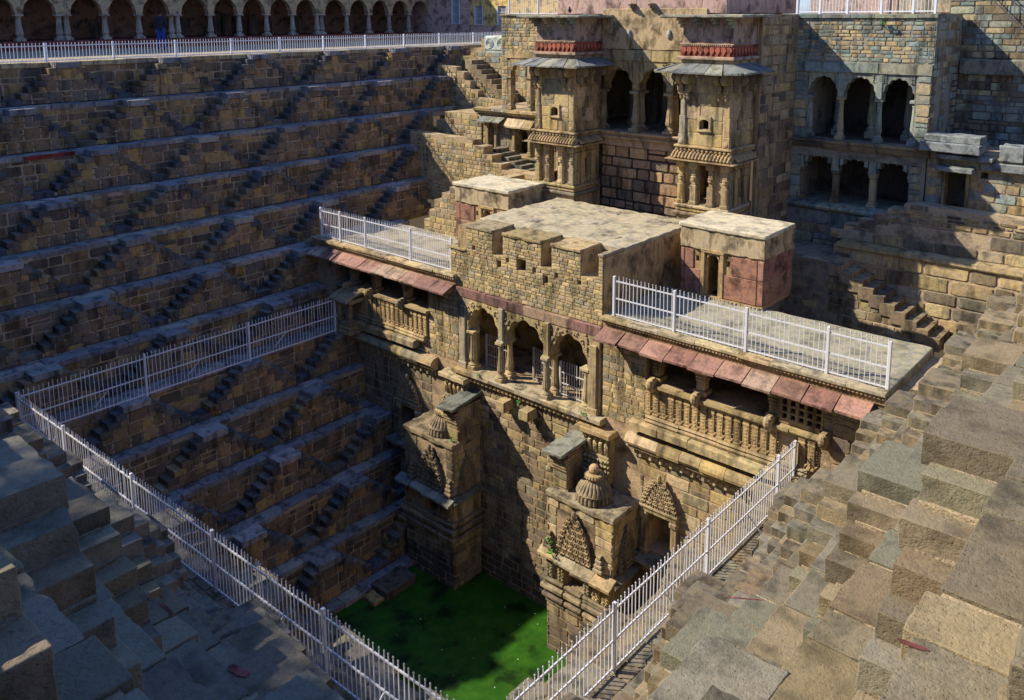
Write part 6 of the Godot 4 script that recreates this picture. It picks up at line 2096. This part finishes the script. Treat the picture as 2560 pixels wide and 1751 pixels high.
# ---------------------------------------------------------------- small things
# a smooth body from tapered bones: [from, to, r0, r1, colour]; surface nets on a grid
func body(bones: Array, cell: float, blend: float) -> Geo:
	var lo := Vector3.INF
	var hi := -Vector3.INF
	for b in bones:
		var r := maxf(b[2], b[3]) + cell * 2.0
		lo = lo.min(b[0] - Vector3.ONE * r).min(b[1] - Vector3.ONE * r)
		hi = hi.max(b[0] + Vector3.ONE * r).max(b[1] + Vector3.ONE * r)
	var nn := Vector3i(((hi - lo) / cell).ceil()) + Vector3i.ONE
	var val := PackedFloat32Array()
	val.resize(nn.x * nn.y * nn.z)
	var cl := PackedColorArray()
	cl.resize(val.size())
	for i in nn.x:
		for j in nn.y:
			for k in nn.z:
				var p := lo + Vector3(i, j, k) * cell
				var d := 9.0
				var best := 9.0
				var cc := Color.WHITE
				for b in bones:
					var ab: Vector3 = b[1] - b[0]
					var t := clampf((p - b[0]).dot(ab) / maxf(ab.length_squared(), 1e-9), 0, 1)
					var e: float = (p - b[0] - ab * t).length() - lerpf(b[2], b[3], t)
					if e < best: best = e; cc = b[4]
					var h := clampf(0.5 + 0.5 * (d - e) / blend, 0, 1)
					d = lerpf(d, e, h) - blend * h * (1.0 - h)
				var q := (i * nn.y + j) * nn.z + k
				val[q] = d
				cl[q] = cc
	var at := {}
	var g := Geo.new()
	var off := [Vector3i(0, 0, 0), Vector3i(1, 0, 0), Vector3i(0, 1, 0), Vector3i(1, 1, 0), Vector3i(0, 0, 1), Vector3i(1, 0, 1), Vector3i(0, 1, 1), Vector3i(1, 1, 1)]
	for i in nn.x - 1:
		for j in nn.y - 1:
			for k in nn.z - 1:
				var sum := Vector3.ZERO
				var cnt := 0
				var inside := 0
				for o in off:
					if val[((i + o.x) * nn.y + j + o.y) * nn.z + k + o.z] < 0: inside += 1
				if inside == 0 or inside == 8: continue
				for e in [[0, 1], [2, 3], [4, 5], [6, 7], [0, 2], [1, 3], [4, 6], [5, 7], [0, 4], [1, 5], [2, 6], [3, 7]]:
					var a: Vector3i = off[e[0]]
					var b: Vector3i = off[e[1]]
					var va: float = val[((i + a.x) * nn.y + j + a.y) * nn.z + k + a.z]
					var vb: float = val[((i + b.x) * nn.y + j + b.y) * nn.z + k + b.z]
					if (va < 0) != (vb < 0):
						sum += Vector3(a) + Vector3(b - a) * (va / (va - vb))
						cnt += 1
				at[Vector3i(i, j, k)] = lo + (Vector3(i, j, k) + sum / cnt) * cell
	var ax := [[Vector3i(1, 0, 0), Vector3i(0, 1, 0), Vector3i(0, 0, 1)], [Vector3i(0, 1, 0), Vector3i(0, 0, 1), Vector3i(1, 0, 0)], [Vector3i(0, 0, 1), Vector3i(1, 0, 0), Vector3i(0, 1, 0)]]
	for c in at:
		for e in ax:
			var q: int = (c.x * nn.y + c.y) * nn.z + c.z
			var c2: Vector3i = c + e[0]
			var q2: int = (c2.x * nn.y + c2.y) * nn.z + c2.z
			if (val[q] < 0) == (val[q2] < 0): continue
			var k := [c, c - e[1], c - e[1] - e[2], c - e[2]]
			if not (at.has(k[1]) and at.has(k[2]) and at.has(k[3])): continue
			g.col = cl[q] if val[q] < 0 else cl[q2]
			if val[q] < 0: g.q(at[k[0]], at[k[1]], at[k[2]], at[k[3]])
			else: g.q(at[k[3]], at[k[2]], at[k[1]], at[k[0]])
	return g

func build_small() -> void:
	var o := thing("person", "person in a dark shirt and bright blue trousers standing behind the long rim fence", "person", Vector3(-37.0, -1.47, -18.6))
	var p := Vector3(-37.0, -1.47, -18.6)
	var dark := Color(.018, .022, .032)
	var blue := Color(.02, .05, .24)
	var skin := Color(.20, .11, .07)
	var hair := Color(.012, .01, .009)
	var B := [
		[Vector3(0.10, 0.10, 0.0), Vector3(0.09, 0.5, 0.0), 0.055, 0.075, blue], [Vector3(0.09, 0.5, 0.0), Vector3(0.08, 0.92, 0.0), 0.078, 0.105, blue],
		[Vector3(-0.11, 0.10, 0.06), Vector3(-0.10, 0.5, 0.05), 0.055, 0.075, blue], [Vector3(-0.10, 0.5, 0.05), Vector3(-0.08, 0.92, 0.0), 0.078, 0.105, blue],
		[Vector3(0.10, 0.06, 0.0), Vector3(0.11, 0.04, -0.13), 0.045, 0.035, hair], [Vector3(-0.11, 0.06, 0.06), Vector3(-0.12, 0.04, -0.07), 0.045, 0.035, hair],
		[Vector3(0.0, 0.95, 0.0), Vector3(0.0, 1.2, 0.0), 0.15, 0.145, dark], [Vector3(-0.10, 1.38, 0.0), Vector3(0.10, 1.38, 0.0), 0.12, 0.12, dark],
		[Vector3(0.0, 1.2, 0.0), Vector3(0.0, 1.36, 0.0), 0.15, 0.14, dark],
		[Vector3(0.2, 1.40, 0.0), Vector3(0.24, 1.12, 0.02), 0.06, 0.05, dark], [Vector3(0.24, 1.12, 0.02), Vector3(0.2, 0.88, -0.1), 0.045, 0.034, dark], [Vector3(0.2, 0.88, -0.1), Vector3(0.18, 0.80, -0.13), 0.036, 0.03, skin],
		[Vector3(-0.2, 1.40, 0.0), Vector3(-0.24, 1.12, 0.02), 0.06, 0.05, dark], [Vector3(-0.24, 1.12, 0.02), Vector3(-0.22, 0.87, -0.03), 0.045, 0.034, dark], [Vector3(-0.22, 0.87, -0.03), Vector3(-0.22, 0.78, -0.05), 0.036, 0.03, skin],
		[Vector3(0, 1.45, 0.0), Vector3(0, 1.54, 0.0), 0.05, 0.05, skin], [Vector3(0, 1.60, -0.02), Vector3(0, 1.66, -0.01), 0.085, 0.09, skin], [Vector3(0, 1.66, 0.02), Vector3(0, 1.70, 0.015), 0.09, 0.085, hair]]
	var g := body(B, 0.03, 0.035)
	var t := Geo.new()
	t.merge(g, Transform3D(Basis(Vector3.UP, 0.9), p))
	geo(o, "body", t, M.cloth)
	var birds := [["dark pigeon perched on the slab edge above the first tower", Vector3(-17.0, 0.03, -22.2), 0.6], ["pigeon resting on the shaded hall floor behind the middle columns", Vector3(-15.9, -3.84, -24.35), 2.0], ["pigeon standing nearer the last column of the shaded hall", Vector3(-14.75, -3.84, -24.3), 2.6], ["pigeon sitting on the sill of the half-shaded gallery", Vector3(-19.15, -9.12, -17.75), 1.0]]
	for e in birds:
		var b := thing("pigeon", e[0], "bird", e[1], "pigeons on the ledges")
		var dk := Color(.035, .04, .055)
		var bb := body([[Vector3(0, 0.09, -0.06), Vector3(0, 0.12, 0.06), 0.045, 0.055, dk], [Vector3(0, 0.13, 0.07), Vector3(0, 0.2, 0.1), 0.035, 0.028, Color(.05, .07, .06)], [Vector3(0, 0.21, 0.105), Vector3(0, 0.205, 0.14), 0.026, 0.008, dk], [Vector3(0, 0.08, -0.08), Vector3(0, 0.05, -0.2), 0.03, 0.012, dk], [Vector3(0.02, 0.06, 0.02), Vector3(0.02, 0.0, 0.03), 0.012, 0.008, Color(.3, .1, .08)], [Vector3(-0.02, 0.06, 0.02), Vector3(-0.02, 0.0, 0.03), 0.012, 0.008, Color(.3, .1, .08)]], 0.013, 0.02)
		var tt := Geo.new()
		tt.merge(bb, Transform3D(Basis(Vector3.UP, e[2]), e[1]))
		geo(b, "body", tt, M.cloth)
	var spots := [["green seedling at the chipped eave over the sunlit pier niche", Vector3(-12.95, -14.12, -16.2), 0.2], ["leafy green plant beside the sunlit carved gable", Vector3(-13.05, -13.95, -16.3), 0.22], ["tiny green plant at the edge of the half-shaded pier top", Vector3(-17.0, -12.45, -16.6), 0.13], ["tiny weed on the ledge left of the middle arch", Vector3(-16.6, -10.56, -17.36), 0.1], ["small weed growing at the foot of the last pilaster of the pavilion", Vector3(-12.75, -10.55, -17.35), 0.14], ["green weed between the two corbel blocks", Vector3(-15.15, -11.02, -17.5), 0.14], ["dark green weed hanging in the slot under the roof railing", Vector3(-8.63, -0.35, -26.4), 0.2]]
	for e in spots:
		var w := thing("weed", e[0], "plant", e[1], "weeds in the joints")
		var lg := Geo.new()
		for i in 16:
			var a := rng.randf() * TAU
			var up := rng.randf_range(0.3, 1.0)
			var s: float = e[2]
			var q: Vector3 = e[1] + Vector3(cos(a) * s * 0.5, up * s * 0.8, sin(a) * s * 0.5)
			var L := Basis.from_euler(Vector3(rng.randf_range(-.9, .4), a, 0))
			lg.col = Color(.04, .19, .03).lerp(Color(.10, .30, .05), rng.randf())
			lg.q(q, q + L * Vector3(s * .16, 0, s * .2), q + L * Vector3(0, -.02, s * .5), q + L * Vector3(-s * .16, 0, s * .2))
			lg.tube(e[1], q, 0.004, 0.003, 3)
		geo(w, "leaves", lg, M.leaf)
	# red paint on a few stones
	var marks := [["red paint patch on a wide shaded tread near the fence", Vector3(-6.04, -5.488, -3.32), Vector3(0.24, 0.004, 0.09), 0.25], ["thin red paint stripe on a shaded tread edge", Vector3(-7.26, -5.488, -3.30), Vector3(0.28, 0.004, 0.035), 0.0], ["short red paint stripe on the big sunlit tread nearest the viewer", Vector3(-0.92, -2.798, -3.78), Vector3(0.14, 0.004, 0.03), 0.15], ["faint red paint line on the sunlit steps beside the fence shadow", Vector3(-3.2, -5.49, -7.0), Vector3(0.35, 0.004, 0.02), 0.6]]
	for e in marks:
		var m := thing("paint_mark", e[0], "paint mark", e[1])
		var pg := Geo.new()
		pg.col = Color(.26, .09, .08)
		var q := Geo.new()
		q.col = pg.col
		var h: Vector3 = e[2] * 0.5
		var ring := PackedVector2Array()
		for i in 14:
			var an := TAU * i / 14
			var c := Vector2(cos(an), sin(an))
			c /= maxf(absf(c.x), absf(c.y))
			ring.append(Vector2(c.x * h.x, c.y * h.z) * rng.randf_range(0.75, 1.05))
		q.prism(ring, 0.0, 0.004)
		pg.merge(q, Transform3D(Basis(Vector3.UP, e[3]) * Basis(Vector3.RIGHT, -PI * 0.5), e[1] + Vector3(0, -0.012, 0)))
		geo(m, "paint", pg, M.limewash)
	var rs := thing("paint_mark", "long red painted stripe along a terrace edge of the dark stepped side", "paint mark", Vector3(-28.28, -4.27, -10.3))
	var rg := Geo.new()
	rg.col = Color(.24, .04, .035)
	rg.box(Vector3(-28.30, -4.34, -9.6), Vector3(-28.285, -4.22, -11.1))
	geo(rs, "paint", rg, M.limewash)
	# house behind the roof railing over the three arches
	var hb := thing("roof_house", "pink plastered house behind the roof railing over the three arches", "house", Vector3(-8, 0, -34))
	var hh := Geo.new()
	hh.col = Color(.48, .36, .31)
	holed(hh, 2, -13.0, -7.3, -0.4, 4.0, -32.0, -31.6, [span_rect(-10.2, -9.3, 0.0, 1.6), span_rect(-8.3, -7.7, 0.5, 1.7)])
	hh.box(Vector3(-13.0, 0.0, -34.0), Vector3(-7.3, 4.0, -33.6))
	hh.box(Vector3(-13.0, 3.9, -34.0), Vector3(-7.3, 4.2, -31.5))
	hh.box(Vector3(-11.2, -0.4, -29.22), Vector3(-7.3, -0.02, -34.0))
	geo(hb, "pink_wall", hh, M.limewash)
	var sl := Geo.new()
	sl.col = Color(.40, .36, .26)
	sl.rough(Vector3(-9.2, 0.0, -30.4), Vector3(-7.4, 0.5, -29.6), 0.05, 0.03, 0.2, nz)
	geo(hb, "stone_bench", sl, M.stone)

func _ready() -> void:
	rng.seed = 4711
	nz.seed = 3
	nz.frequency = 0.35
	var cam := Camera3D.new()
	cam.name = "camera"
	cam.projection = Camera3D.PROJECTION_FRUSTUM
	cam.near = 0.1
	cam.far = 900.0
	cam.keep_aspect = Camera3D.KEEP_HEIGHT
	cam.size = 2.0 * 875.5 / 2144.0 * cam.near
	cam.frustum_offset = Vector2(0, -(875.5 - 398.0) / 2144.0 * cam.near)
	cam.basis = Basis.from_euler(Vector3(deg_to_rad(-9.53), deg_to_rad(41.28), deg_to_rad(-0.22)))
	add_child(cam)
	cam.make_current()
	var env := Environment.new()
	env.background_mode = Environment.BG_SKY
	var sm := ProceduralSkyMaterial.new()
	sm.sky_top_color = Color(0.36, 0.50, 0.76)
	sm.sky_horizon_color = Color(0.70, 0.76, 0.82)
	sm.sky_curve = 0.12
	sm.ground_horizon_color = Color(0.42, 0.38, 0.32)
	sm.ground_bottom_color = Color(0.30, 0.26, 0.2)
	sm.sky_energy_multiplier = 0.95
	env.sky = Sky.new()
	env.sky.sky_material = sm
	env.tonemap_mode = Environment.TONE_MAPPER_LINEAR
	env.tonemap_exposure = 1.7
	env.sdfgi_enabled = true
	env.ssao_enabled = true
	env.ssil_enabled = true
	var we := WorldEnvironment.new()
	we.name = "world_environment"
	we.environment = env
	add_child(we)
	var sun := DirectionalLight3D.new()
	sun.name = "sun"
	sun.light_color = Color(1.0, 0.95, 0.86)
	sun.light_energy = 1.6
	sun.light_angular_distance = 0.5
	sun.shadow_enabled = true
	sun.look_at_from_position(Vector3.ZERO, SUN, Vector3.UP)
	add_child(sun)
	make_materials()
	make_palettes()
	make_shapes()
	build_ground()
	build_well()
	build_palace()
	build_fences()
	build_rim()
	build_small()
